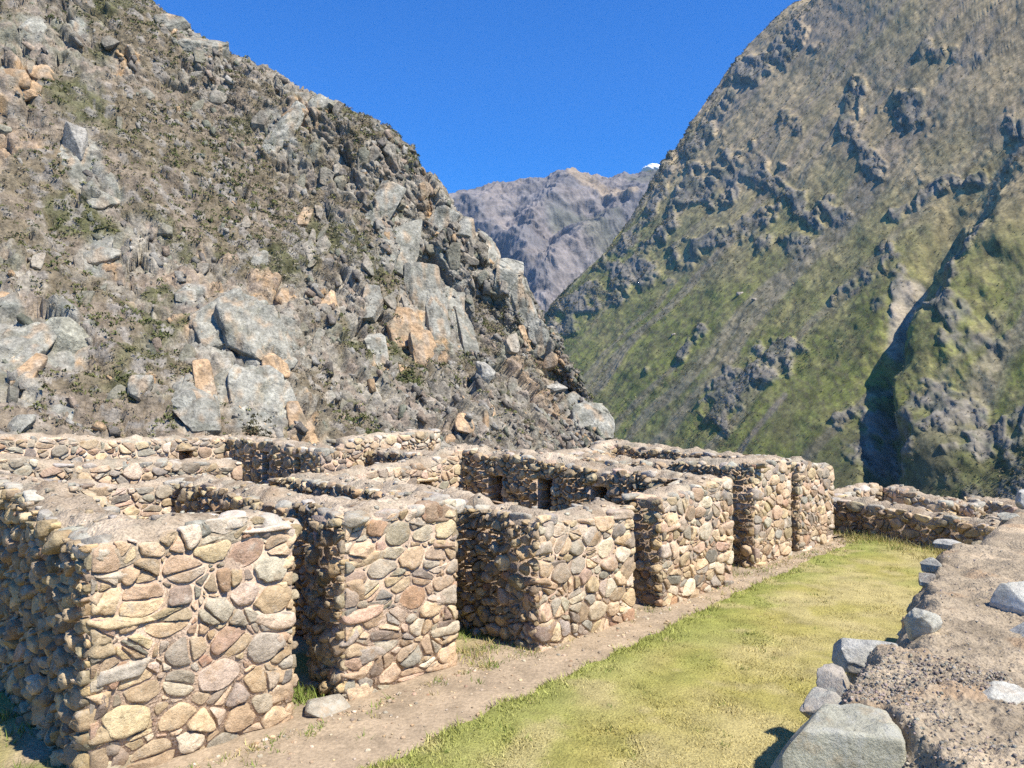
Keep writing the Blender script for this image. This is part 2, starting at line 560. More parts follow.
class Ruin:
    """one set of joined walls laid out in a frame fr(s,t)->xy (s,t right-handed); heights from control points"""
    def __init__(self, name, label, cat, group, frame, heights, seed, axes):
        self.fr = frame; self.h = np.array(heights, float); self.rng = RS(seed); self.seed = seed; self.axes = axes
        self.faces = []; self.walls = []
        c = self.h[:, :2].mean(0)
        xy = frame(*c)
        self.root = empty(name, (float(xy[0]), float(xy[1]), 0), label, cat, group)
    def top(self, s, t):
        s, t = np.asarray(s, float), np.asarray(t, float)
        d = (s[..., None] - self.h[:, 0]) ** 2 + (t[..., None] - self.h[:, 1]) ** 2
        wg = 1 / (d + .15) ** 1.6
        z = (wg * self.h[:, 2]).sum(-1) / wg.sum(-1)
        return z + .045 * noise3(np.stack((s, t, 0 * s), -1), 1.7, self.seed) + .03 * noise3(np.stack((s, t, 0 * s), -1), 4.5, self.seed + 2)
    def wall(self, name, rect, faces, niches=(), label=None):
        self.walls.append((name, rect, faces, niches, label))
        for f in faces: self.faces.append(f[:4])
    def edge_dist(self, s, t):
        d = np.full(np.shape(s), 9.0)
        for (s0, t0, s1, t1) in self.faces:
            dx, dy = s1 - s0, t1 - t0; L2 = dx * dx + dy * dy
            u = np.clip(((s - s0) * dx + (t - t0) * dy) / L2, 0, 1)
            d = np.minimum(d, np.hypot(s - s0 - u * dx, t - t0 - u * dy))
        return d
    def build(self, corners=(), detail=1.0, base=0.0, copes=1.0, cap_lift=.0, mud=None, cres=.05):
        rng = self.rng; fr = self.fr
        first = None
        A = self.axes
        for (name, rect, faces, niches, label) in self.walls:
            s0, t0, s1, t1 = rect
            # core of clay mortar, with real recesses where there is a niche
            core = MB()
            along = (s1 - s0) >= (t1 - t0)
            cuts = sorted(n_[:2] for n_ in niches)
            pts = [s0 if along else t0] + [x for c in cuts for x in c] + [s1 if along else t1]
            m_ = .006 if name.strip() in ('front_wall', 'back_wall') else .034
            def seg(p, q, zl, zh, w0, w1):
                if along: box(core, (p, w0, zl), (q, w1, zh), fr)
                else: box(core, (w0, p, zl), (w1, q, zh), fr)
            W0, W1 = (t0, t1) if along else (s0, s1)
            W0 += m_; W1 -= m_
            k = 0
            p = pts[0]
            items = [(c, None) for c in ()]
            for nn in sorted(niches):
                seg_top = lambda a_, b_: float(min(self.top(x, (t0 + t1) / 2) if along else self.top((s0 + s1) / 2, x) for x in np.linspace(a_, b_, 5))) - .07
                self._chunks(seg, seg_top, p, nn[0], base, W0, W1)
                zt = seg_top(nn[0], nn[1])
                seg(nn[0], nn[1], base - .3, nn[2], W0, W1)
                seg(nn[0], nn[1], nn[3], max(zt, nn[3] + .05), W0, W1)
                if nn[4] > 0: seg(nn[0], nn[1], nn[2], nn[3], W0, W1 - .5)
                else: seg(nn[0], nn[1], nn[2], nn[3], W0 + .5, W1)
                p = nn[1]
            seg_top = lambda a_, b_: float(min(self.top(x, (t0 + t1) / 2) if along else self.top((s0 + s1) / 2, x) for x in np.linspace(a_, b_, 5))) - .07
            self._chunks(seg, seg_top, p, pts[-1], base, W0, W1)
            wo = core.build(name, M_MORTAR, self.root, smooth=False)
            if label: wo['label'] = label
            # fitted rubble
            sm = MB()
            for f in faces:
                a0, b0, a1, b1 = f[:4]; opt = dict(f[4]) if len(f) > 4 else {}
                A0, A1 = np.array(fr(a0, b0)), np.array(fr(a1, b1))
                L = float(np.linalg.norm(A1 - A0)); D = (A1 - A0) / L; NR = np.array((D[1], -D[0]))
                tp = lambda s, a0=a0, b0=b0, a1=a1, b1=b1, L=L: float(self.top(a0 + (a1 - a0) * s / L, b0 + (b1 - b0) * s / L))
                holes = []
                for nn in niches:
                    on = opt.pop('niche', False) if False else f[4].get('niche') if len(f) > 4 else False
                    if on:
                        lo, hi = nn[0], nn[1]
                        st = a0 if along else b0; sg = 1 if (a1 > a0 if along else b1 > b0) else -1
                        h0, h1 = sorted(((lo - st) * sg, (hi - st) * sg)); holes.append((h0, h1, nn[2], nn[3]))
                opt.pop('niche', None)
                o2 = dict(rmin=.05, rmax=.19, relief=.05, n=14, pal=PAL_SIDE); o2.update(opt)
                stone_face(sm, rng, A0, D, NR, L, tp, base=base - .08, holes=holes, **o2)
            if sm.n:
                st_o = sm.build('stonework', M_STONE, wo, smooth=False)
            # coping stones bedded along the edges
            if copes > 0:
                cp = MB()
                for f in faces:
                    a0, b0, a1, b1 = f[:4]; L = math.hypot(a1 - a0, b1 - b0)
                    nx, ny = (b1 - b0) / L, -(a1 - a0) / L
                    s = rng.uniform(0, .2)
                    while s < L:
                        ln = rng.uniform(.14, .42) ; hgt = rng.uniform(.09, .2); dp = rng.uniform(.14, .3)
                        if rng.uniform() < .72 * copes:
                            u = min(s + ln / 2, L) / L
                            ca, cb = a0 + (a1 - a0) * u - nx * (dp * .42), b0 + (b1 - b0) * u - ny * (dp * .42)
                            z = float(self.top(ca, cb)) - hgt * rng.uniform(.3, .62) - .015
                            yaw = math.atan2(b1 - b0, a1 - a0) + rng.uniform(-.3, .3)
                            xy = fr(ca, cb)
                            cy, sy = math.cos(yaw), math.sin(yaw)
                            tip = rng.uniform(-.2, .2)
                            ax = np.array(((cy, sy, tip), (-sy, cy, rng.uniform(-.2, .2)), (-tip, 0, 1)))
                            ax = ax / np.linalg.norm(ax, axis=1)[:, None]
                            R3 = ax @ A
                            rock(cp, rng, (*xy, z), (ln, dp, hgt), R3, pick(rng, PAL_CAP if rng.uniform() < .75 else PAL_FRONT), rough=.16, n=5)
                        s += ln * rng.uniform(.95, 1.25)
                if cp.n: cp.build('coping', M_CAPSTONE, wo, smooth=False)
            # domed mud capping
            cap = MB()
            ns, ntt = max(6, int((s1 - s0) / cres)), max(6, int((t1 - t0) / cres))
            e = .0
            ss, tt = np.meshgrid(np.linspace(s0 - e, s1 + e, ns), np.linspace(t0 - e, t1 + e, ntt), indexing='ij')
            d = self.edge_dist(ss, tt)
            P3 = np.stack((ss, tt, 0 * ss), -1)
            z = self.top(ss, tt) - .09 + .12 * sstep(0, .26, d) + .07 * fbm(P3, 3.0, 5, self.seed + 5) * sstep(0, .1, d) + .018 * fbm(P3, 14, 3, self.seed + 8) + cap_lift
            ws = ss + .015 * noise3(P3, 9, 1); wt = tt + .015 * noise3(P3, 9, 2)
            xy = fr(ws, wt)
            top = np.stack((xy[0], xy[1], z), -1).reshape(-1, 3)
            ids = np.arange(ns * ntt).reshape(ns, ntt)
            loop = np.concatenate((ids[:-1, 0], ids[-1, :-1], ids[:0:-1, -1], ids[0, :0:-1]))
            sk = top[loop].copy(); sk[:, 2] -= .16
            cc = (ss[loop // ntt, 0] * 0)
            nl = len(loop); off = len(top)
            q = np.stack((loop, np.roll(loop, -1), off + (np.arange(nl) + 1) % nl, off + np.arange(nl)), 1)
            g = np.stack((ids[:-1, :-1], ids[1:, :-1], ids[1:, 1:], ids[:-1, 1:]), -1).reshape(-1, 4)
            tk = np.concatenate((top, sk)); tint = 1 + .3 * fbm(tk, 1.3, 4, self.seed + 11)[:, None] * np.array((1, 1.05, 1.1))
            tint = mixc(tint, (.78, .84, .86), .75 * sstep(.12, .5, fbm(tk, 2.4, 4, self.seed + 13)))
            tint = mixc(tint, (.62, .56, .5), .7 * sstep(.15, .55, fbm(tk, 3.1, 4, self.seed + 14)))
            cap.add(np.concatenate((top, sk)), [g, q[:, ::-1]], tint)
            cap_o = cap.build('capping', mud or M_MUD, wo)
            nst = int((s1 - s0) * (t1 - t0) * (70 if detail > .9 else 34))
            k_ = rng.choice(ns * ntt, nst); k_ = k_[(d.reshape(-1)[k_] > .04) & (fbm(top[k_], 1.3, 3, self.seed + 19) + rng.uniform(-.5, .5, len(k_)) > -.1)]
            if len(k_) > 3:
                Tq, Fq_ = TPL[2]; m2 = len(k_)
                sz_ = .010 + .045 * rng.uniform(0, 1, m2) ** 3.5
                V = Tq[None] * rng.uniform(.6, 1.0, (m2, len(Tq), 1)) * (rng.uniform(.6, 1.1, (m2, 1, 3)) * np.array((1.2, .9, .6))) * sz_[:, None, None]
                th_ = rng.uniform(0, 6.28, m2); c_, s_ = np.cos(th_)[:, None], np.sin(th_)[:, None]
                V = np.stack((V[..., 0] * c_ - V[..., 1] * s_, V[..., 0] * s_ + V[..., 1] * c_, V[..., 2]), -1)
                V = V + top[k_][:, None] + np.stack((rng.uniform(-.02, .02, m2), rng.uniform(-.02, .02, m2), sz_ * .15), 1)[:, None]
                cl = np.array([pick(rng, PAL_CAP if q < .6 else PAL_FRONT) for q in rng.uniform(0, 1, m2)])
                ls = MB(); ls.add(V.reshape(-1, 3), (Fq_[None] + (np.arange(m2) * len(Tq))[:, None, None]).reshape(-1, 4), np.repeat(cl, len(Tq), 0))
                lo_ = ls.build('loose_stones', M_CAPSTONE, wo, smooth=False); lo_['kind'] = 'stuff'
            # corner stones
            for (ca, cb, da, db, wn) in corners:
                if wn != name: continue
                qm = MB()
                z = base - .05; flip = rng.uniform() < .5
                while True:
                    hgt = rng.uniform(.12, .31)
                    tz = float(self.top(ca + da * .1, cb + db * .1)) - .03
                    if z + hgt > tz: hgt = tz - z
                    if hgt < .06: break
                    la, lb = (rng.uniform(.36, .6), rng.uniform(.2, .32)) if flip else (rng.uniform(.2, .32), rng.uniform(.36, .6))
                    flip = not flip
                    pr = .04 * rng.uniform(.5, 1.25)
                    cs, ct = ca + da * (la / 2 - pr), cb + db * (lb / 2 - pr)
                    xy = fr(cs, ct)
                    yaw = rng.uniform(-.06, .06); cy, sy = math.cos(yaw), math.sin(yaw); tip = rng.uniform(-.07, .07)
                    ax = np.array(((cy, sy, tip), (-sy, cy, 0), (-tip, 0, 1))) @ A
                    rock(qm, rng, (*xy, z + hgt / 2), (la, lb, hgt * rng.uniform(.92, 1.02)), ax, pick(rng, PAL_FRONT), k=7, rough=.09, n=9 if detail > .9 else 5, cuts=7)
                    z += hgt + rng.uniform(.0, .02)
                if qm.n: qm.build('corner_stones', M_STONE, wo, smooth=False)
            # flat lintels over the niches
            for nn in niches:
                lm = MB()
                mid = (nn[0] + nn[1]) / 2; wd = nn[1] - nn[0] + .22
                wv = (W1 - .1) if nn[4] > 0 else (W0 + .1)
                xy = fr(mid, wv) if along else fr(wv, mid)
                size = (wd, .3, .12) if along else (.3, wd, .12)
                rock(lm, rng, (*xy, nn[3] + .05), size, A, pick(rng, PAL_FRONT), k=6, rough=.07, n=5)
                for e_, sg_ in ((nn[0], -1), (nn[1], 1)):           # jamb stones either side, lining the recess
                    z = nn[2] - .06
                    while z < nn[3] - .02:
                        hh = rng.uniform(.1, .2)
                        off = e_ + sg_ * .045; wv2 = (W1 - .17) if nn[4] > 0 else (W0 + .17)
                        xy2 = fr(off, wv2) if along else fr(wv2, off)
                        sz2 = (.15, .40, hh) if along else (.40, .15, hh)
                        rock(lm, rng, (*xy2, z + hh / 2), sz2, A, pick(rng, PAL_SIDE), k=6, rough=.08, n=3)
                        z += hh
                lm.build('niche_frame', M_STONE, wo, smooth=False)
    def _chunks(self, seg, seg_top, p, q, base, W0, W1):
        k = max(1, int((q - p) / .6))
        xs = np.linspace(p, q, k + 1)
        for i in range(k):
            seg(xs[i], xs[i + 1], base - .3, seg_top(xs[i], xs[i + 1]), W0, W1)

AX_AB = np.stack((np.array((*U, 0)), np.array((*V_, 0)), np.array((0, 0, 1.0))))
def fr_ab(s, t):
    s = np.asarray(s, float); t = np.asarray(t, float)
    return (P0[0] + s * U[0] + t * V_[0], P0[1] + s * U[1] + t * V_[1])

def house(label, a0, a1, b0, b1, d0, d1, heights, seed, t=.68, tr=None, left_niches=(), right_niches=(), back_niches=(), rbig=.19, detail=1.0, bsplit=None):
    """a roofless house: two stub walls either side of the doorway, two long side walls and a back wall"""
    tr = tr or t
    R = Ruin('ruined_house', label, 'ruined house', 'roofless stone houses along the path', fr_ab, heights, seed, AX_AB)
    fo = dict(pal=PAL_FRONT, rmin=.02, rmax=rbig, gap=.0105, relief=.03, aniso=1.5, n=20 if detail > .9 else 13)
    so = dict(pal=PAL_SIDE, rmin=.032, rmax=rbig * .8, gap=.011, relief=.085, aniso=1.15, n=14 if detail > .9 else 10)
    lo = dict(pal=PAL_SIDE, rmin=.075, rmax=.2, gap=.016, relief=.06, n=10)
    R.wall('front_wall', (a0, b0, d0, b0 + t), [(a0, b0, d0, b0, fo), (d0, b0, d0, b0 + t, so), (d0, b0 + t, a0 + t, b0 + t, lo)])
    R.wall('front_wall', (d1, b0, a1, b0 + t), [(d1, b0, a1, b0, fo), (d1, b0 + t, d1, b0, so), (a1 - tr, b0 + t, d1, b0 + t, lo)])
    R.wall('side_wall', (a0, b0 + t, a0 + t, b1), [(a0, b1, a0, b0, so), (a0 + t, b0 + t, a0 + t, b1 - t, lo)], left_niches)
    R.wall('side_wall', (a1 - tr, b0 + t, a1, b1), [(a1, b0, a1, b1, lo), (a1 - tr, b1 - t, a1 - tr, b0 + t, dict(so, niche=True))], right_niches)
    R.wall('back_wall', (a0 + t, b1 - t, a1 - tr, b1), [(a0 + t, b1 - t, a1 - tr, b1 - t, dict(fo, niche=True, rmin=.06)), (a1, b1, a0, b1, lo)], back_niches)
    # corner stones must be told apart per stub wall, so build with the walls' own rectangles
    cor = [(a0, b0, 1, 1, 0), (d0, b0, -1, 1, 0), (d0, b0 + t, -1, -1, 0), (d1, b0, 1, 1, 1), (d1, b0 + t, 1, -1, 1), (a1, b0, -1, 1, 1)]
    R.walls[0] = ('front_wall', *R.walls[0][1:]); R.walls[1] = ('front_wall ', *R.walls[1][1:])
    R.build([(c[0], c[1], c[2], c[3], R.walls[c[4]][0]) for c in cor], detail=detail)
    return R

# ------------------------------------------------------------------ loft of control points
def spline(P, n):
    """catmull-rom through P along axis 0, n samples"""
    P = np.asarray(P, float); k = len(P)
    t = np.linspace(0, k - 1, n); i = np.minimum(t.astype(int), k - 2); f = t - i
    E = np.concatenate((2 * P[:1] - P[1:2], P, 2 * P[-1:] - P[-2:-1]))
    p0, p1, p2, p3 = E[i], E[i + 1], E[i + 2], E[i + 3]
    f = f.reshape((-1,) + (1,) * (P.ndim - 1))
    return .5 * (2 * p1 + (p2 - p0) * f + (2 * p0 - 5 * p1 + 4 * p2 - p3) * f ** 2 + (3 * p1 - p0 - 3 * p2 + p3) * f ** 3)

def loft(G, nr, nc):
    A = spline(np.asarray(G, float), nr)
    return np.swapaxes(spline(np.swapaxes(A, 0, 1), nc), 0, 1)

def normals(P):
    du = np.gradient(P, axis=1); dv = np.gradient(P, axis=0)
    n = np.cross(du, dv); n /= np.linalg.norm(n, axis=-1, keepdims=True) + 1e-9
    return n

def line_dist(px, py, pts):
    d = np.full(np.shape(px), 1e9)
    for (x0, y0), (x1, y1) in zip(pts[:-1], pts[1:]):
        dx, dy = x1 - x0, y1 - y0
        u = np.clip(((px - x0) * dx + (py - y0) * dy) / (dx * dx + dy * dy), 0, 1)
        d = np.minimum(d, np.hypot(px - x0 - u * dx, py - y0 - u * dy))
    return d

def blob(px, py, cx, cy, rx, ry, rot=0.0, wob=None):
    c, s = math.cos(math.radians(rot)), math.sin(math.radians(rot))
    x, y = px - cx, py - cy
    r = np.hypot((x * c + y * s) / rx, (-x * s + y * c) / ry)
    if wob is not None: r = r + wob
    return 1 - sstep(.75, 1.1, r)

# ------------------------------------------------------------------ left mountain
def left_mountain():
    cols = [
        [(-260, 450, 46), (-260, 180, 70), (-260, -120, 95), (-260, -400, 122)],
        [(0, 450, 55), (0, 240, 78), (0, 20, 100), (0, -130, 122)],
        [(175, 455, 62), (170, 270, 83), (165, 110, 102), (158, 3, 117)],
        [(300, 457, 68), (290, 300, 87), (275, 175, 103), (256, 66, 115)],
        [(400, 457, 75), (390, 335, 91), (372, 220, 104), (342, 104, 114)],
        [(480, 458, 81), (468, 375, 94), (446, 285, 105), (418, 158, 113)],
        [(540, 458, 87), (530, 405, 97), (512, 340, 105), (486, 250, 112)],
        [(582, 460, 92), (574, 428, 99), (560, 385, 105), (541, 325, 110)],
        [(606, 470, 97), (604, 446, 101), (598, 415, 104), (572, 388, 108)],
        [(612, 500, 112), (600, 470, 116), (588, 440, 119), (560, 415, 122)],
        [(560, 540, 150), (555, 500, 152), (545, 470, 154), (530, 445, 156)],
    ]
    G = np.array([[pix(*p) for p in c] for c in cols])          # (cols, rows, 3)
    back = G[:, -1] + np.array((4, 30, -16)); back2 = G[:, -1] + np.array((8, 70, -60))
    low = G[:, 0] + np.array((2, -8, -10)); low[-2:, 2] -= 10
    G = np.concatenate((low[:, None], G, back[:, None], back2[:, None]), 1)
    G = np.swapaxes(G, 0, 1)
    nr, nc = 560, 780
    P = loft(G, nr, nc)
    n = normals(P)
    if n[nr // 3, nc // 3, 1] > 0: n = -n
    px, py = to_pix(P)
    # joints dip steeply to the right: stretch the lookups along them
    th = math.radians(58)
    ex = np.array((math.cos(th), 0, -math.sin(th))); ez = np.array((math.sin(th), 0, math.cos(th)))
    Q = np.stack((P @ ex * .55, P[..., 1], P @ ez), -1)
    wob = .35 * fbm(P, .16, 3, 71) + .2 * fbm(P, .6, 2, 72)
    slab = np.zeros(px.shape); orange = np.zeros(px.shape); cave = np.zeros(px.shape)
    for f in [(250, 345, 62, 48, 20), (200, 405, 22, 40, 10), (262, 405, 38, 42, 0), (15, 350, 30, 45, -25), (65, 335, 24, 34, -25), (82, 160, 22, 36, -10),
              (105, 190, 24, 16, 0), (280, 130, 12, 38, -30), (430, 290, 26, 36, 0), (455, 315, 16, 44, -8), (487, 371, 10, 14, 0), (200, 35, 26, 16, 0),
              (100, 250, 22, 24, 0), (30, 25, 18, 22, 0), (400, 240, 26, 40, -25), (590, 425, 22, 26, 0), (520, 300, 14, 34, 15), (75, 22, 12, 14, 0), (190, 295, 16, 14, 0)]:
        slab = np.maximum(slab, blob(px, py, *f, wob))
    for f in [(8, 85, 30, 28, 20), (120, 60, 18, 12, 0), (205, 405, 10, 45, 12), (275, 372, 20, 18, 0), (310, 425, 28, 30, 0), (415, 322, 22, 30, 0), (300, 112, 24, 14, 20),
              (285, 290, 16, 14, 0), (25, 372, 10, 24, -15), (548, 360, 12, 12, 0), (262, 290, 10, 20, 0), (430, 200, 14, 14, 0), (110, 262, 10, 10, 0), (385, 340, 12, 30, 0),
              (82, 350, 8, 12, 0), (440, 345, 10, 22, 0), (330, 300, 8, 26, -20), (150, 385, 6, 10, 0)]:
        orange = np.maximum(orange, blob(px, py, *f, wob * 1.3))
    for f in [(428, 316, 9, 13, -20), (178, 42, 16, 5, 25), (68, 176, 12, 5, 30), (316, 118, 7, 6, 0), (182, 295, 6, 5, 0), (555, 392, 9, 4, 15), (30, 365, 4, 20, -30), (455, 275, 7, 4, 0),
              (400, 300, 4, 14, -20), (345, 215, 5, 12, -30)]:
        cave = np.maximum(cave, blob(px, py, *f, wob * .6))
    vf = fbm(P, .055, 5, 21) + .5 * fbm(P, .3, 4, 22)
    cliffy = sstep(330, 470, px) * sstep(150, 260, py) * .45
    rocky = np.clip(sstep(-.05, .30, vf + cliffy), 0, 1)
    rocky = np.maximum(rocky, np.maximum(slab, orange))
    l1, id1, e1 = facets(Q, .11, 3); l2, id2, e2 = facets(Q + 3.1, .36, 4); l3, id3, e3 = facets(Q + 7.7, 1.0, 6)
    d = 1.7 * fbm(P, .045, 4, 11) + 1.5 * l1 * (.45 + .55 * rocky) + 1.0 * l2 * (.35 + .65 * rocky) * (1 - .6 * slab) + .5 * l3 * (.4 + .6 * rocky) * (1 - .8 * slab)
    d = d - .7 * rocky * (1 - sstep(0, .09, e1)) - .4 * (.35 + .65 * rocky) * (1 - sstep(0, .13, e2)) * (1 - .5 * slab) - .2 * (1 - sstep(0, .16, e3)) * (1 - .7 * slab)
    # broken ledges: each bed overhangs the one below
    bed = (P[..., 2] * .9 + P[..., 0] * .35 + 2.2 * fbm(P, .08, 3, 14)) / 4.3; saw = bed - np.floor(bed)
    d = d + .6 * (saw - .5) * np.clip(sstep(-.1, .5, fbm(P, .07, 3, 15)) * (.35 + .65 * rocky), 0, 1) * (1 - .7 * slab)
    bed = (P[..., 2] + P[..., 0] * .5 + 1.2 * fbm(P, .2, 3, 16)) / 1.5; saw = bed - np.floor(bed)
    d = d + .25 * (saw - .5) * sstep(-.1, .4, fbm(P, .15, 3, 17)) * (1 - .8 * slab)
    d = d + .1 * slab - .25 * cave + .26 * fbm(P, .8, 4, 12)
    X = P + n * d[..., None]
    # regional colours of rock, dry scrub ground and grass
    col = np.zeros(P.shape)
    k = fbm(P, .2, 4, 31)[..., None]
    scrub = mixc(np.array((.17, .138, .09)) + 0 * P, (.205, .165, .12), sstep(-.3, .5, fbm(P, .12, 3, 33)))
    scrub = mixc(scrub, (.085, .09, .036), .75 * sstep(.05, .55, fbm(P, .09, 4, 35)))
    rock_c = mixc(np.array((.205, .18, .138)) + 0 * P, (.32, .285, .225), id2)
    rock_c = mixc(rock_c, (.185, .18, .125), .7 * sstep(.1, .6, fbm(P, .1, 3, 37)))
    rock_c = mixc(rock_c, (.38, .25, .14), .7 * (id1 > .88) * sstep(.2, .9, id2))
    rock_c = mixc(rock_c, (.26, .20, .15), .6 * (id3 > .75))
    rock_c = mixc(rock_c, (.28, .265, .22), .85 * slab * sstep(-.7, .2, fbm(P, .5, 4, 38)))
    streak = sstep(-.2, .5, noise3(np.stack((P[..., 0] * .9, P[..., 1] * .9, P[..., 2] * .08), -1), 1, 41))
    rock_c = mixc(rock_c, (.42, .275, .145), orange * (.15 + .85 * streak) * sstep(-.6, .2, fbm(P, .6, 4, 39)))
    rock_c = mixc(rock_c, (.17, .18, .15), .6 * slab * (1 - orange) * streak)
    col = mixc(scrub, 0 * P + rock_c, rocky)
    col = mixc(col, (.25, .225, .19), .8 * (id3 > .74) * (1 - rocky))
    mb = MB()
    mb.add(X.reshape(-1, 3), grid_faces(nr, nc), np.clip(col, .03, .7).reshape(-1, 3))
    o = mb.build('mountain', M_CLIFF, smooth=False); tag(o, 'steep rocky hillside of grey slabs, orange cliffs and dry scrub behind the ruins', 'mountain', kind='structure')
    return X, n, rocky, px, py

def foliage(mb, rng, centres, radii, nleaf, cols, size=.45, up=None):
    """tufts of small leaf faces spread through a rounded volume"""
    m = len(centres)
    if m == 0: return
    d = rng.normal(0, 1, (m, nleaf, 3)); d /= np.linalg.norm(d, axis=-1, keepdims=True)
    r = rng.uniform(.25, 1, (m, nleaf, 1)) ** .5
    p = d * r * np.array((1, 1, .8)); p[..., 2] = np.abs(p[..., 2]) * 1.1 - .15
    c = centres[:, None] + p * radii[:, None, None]
    s = (radii[:, None, None] * size * rng.uniform(.6, 1.3, (m, nleaf, 1)))
    e1 = rng.normal(0, 1, (m, nleaf, 3)); e1 /= np.linalg.norm(e1, axis=-1, keepdims=True)
    e2 = np.cross(e1, rng.normal(0, 1, (m, nleaf, 3))); e2 /= np.linalg.norm(e2, axis=-1, keepdims=True)
    V = np.stack((c - e1 * s, c + e2 * s * .45, c + e1 * s, c - e2 * s * .45), 2).reshape(-1, 3)
    cc = cols[:, None, None] * rng.uniform(.7, 1.35, (m, nleaf, 1, 1)) * np.ones((1, 1, 4, 1))
    mb.add(V, np.arange(len(V)).reshape(-1, 4), cc.reshape(-1, 3))

X, nL, rockyL, pxL, pyL = left_mountain()
def scrub_left():
    rng = RS(5)
    vis = (pxL > -40) & (pxL < 640) & (pyL > -40) & (pyL < 470)
    rr, cc = np.nonzero(vis)
    wgt = (.10 + (1 - rockyL[rr, cc])) * (X[rr, cc, 1] / 90) ** 1.0
    n = 27000
    i = rng.choice(len(rr), n, p=wgt / wgt.sum())
    p = X[rr[i], cc[i]] + rng.uniform(-.15, .15, (n, 3))
    kind = fbm(p, .07, 3, 91) + rng.normal(0, .35, n)
    pal = np.array(((.085, .098, .032), (.135, .135, .05), (.18, .158, .082), (.215, .18, .128), (.20, .163, .112), (.26, .23, .17)))
    j = np.clip(np.digitize(-kind, (-.55, -.25, 0, .25, .5)), 0, 5)
    rad = rng.uniform(.14, .46, n) * np.where(j < 2, 1.3, .9)
    mb = MB(); foliage(mb, rng, p, rad, 16, pal[j], .36)
    tag(mb.build('scrub', M_LEAF, smooth=False), 'low dry and green bushes all over the rocky hillside', 'scrub', kind='stuff')
scrub_left()
FEATS = [(225, 325, 30, 34, 20, 0), (262, 345, 34, 40, 10, 0), (196, 402, 20, 40, 8, 0), (232, 395, 16, 44, 6, 0), (265, 405, 30, 42, 0, 0), (208, 398, 9, 40, 8, 1), (272, 372, 16, 16, 0, 1),
         (10, 345, 26, 44, -25, 0), (28, 372, 9, 26, -15, 1), (65, 335, 22, 32, -25, 0), (80, 155, 18, 28, -10, 0), (103, 192, 20, 15, 0, 0), (12, 82, 15, 19, 20, 1), (26, 95, 10, 12, 0, 1), (2, 70, 10, 16, 0, 0), (38, 72, 16, 14, 0, 1),
         (280, 130, 9, 34, -30, 0), (298, 112, 18, 9, 20, 1), (300, 88, 18, 12, 15, 0), (320, 100, 14, 14, 0, 0), (425, 290, 20, 30, 0, 0), (412, 322, 18, 26, 0, 1), (440, 318, 10, 34, -8, 0),
         (458, 318, 10, 40, -8, 0), (470, 335, 8, 36, -8, 0), (430, 350, 14, 22, 0, 1), (200, 38, 24, 12, 10, 0), (172, 20, 18, 14, 10, 0), (100, 248, 20, 18, 0, 0), (112, 262, 10, 8, 0, 1), (30, 25, 16, 18, 0, 0),
         (400, 245, 16, 34, -25, 0), (380, 215, 14, 30, -25, 0), (590, 422, 20, 24, 0, 0), (520, 300, 12, 28, 15, 0), (540, 345, 10, 22, 0, 0), (505, 285, 14, 24, -10, 0), (548, 362, 10, 10, 0, 1),
         (315, 425, 20, 26, 0, 1), (295, 425, 9, 24, 0, 1), (190, 292, 14, 12, 0, 0), (285, 292, 10, 12, 0, 1), (262, 250, 10, 18, -20, 0), (330, 300, 8, 22, -20, 1), (490, 250, 12, 22, -20, 0), (465, 235, 12, 18, -20, 0),
         (75, 22, 10, 12, 0, 0), (140, 395, 12, 18, 0, 0), (60, 400, 18, 14, 0, 0), (20, 420, 14, 12, 0, 0), (385, 345, 10, 26, 0, 0), (375, 300, 10, 22, -15, 0), (575, 400, 16, 12, 0, 0), (440, 225, 12, 22, -30, 0)]
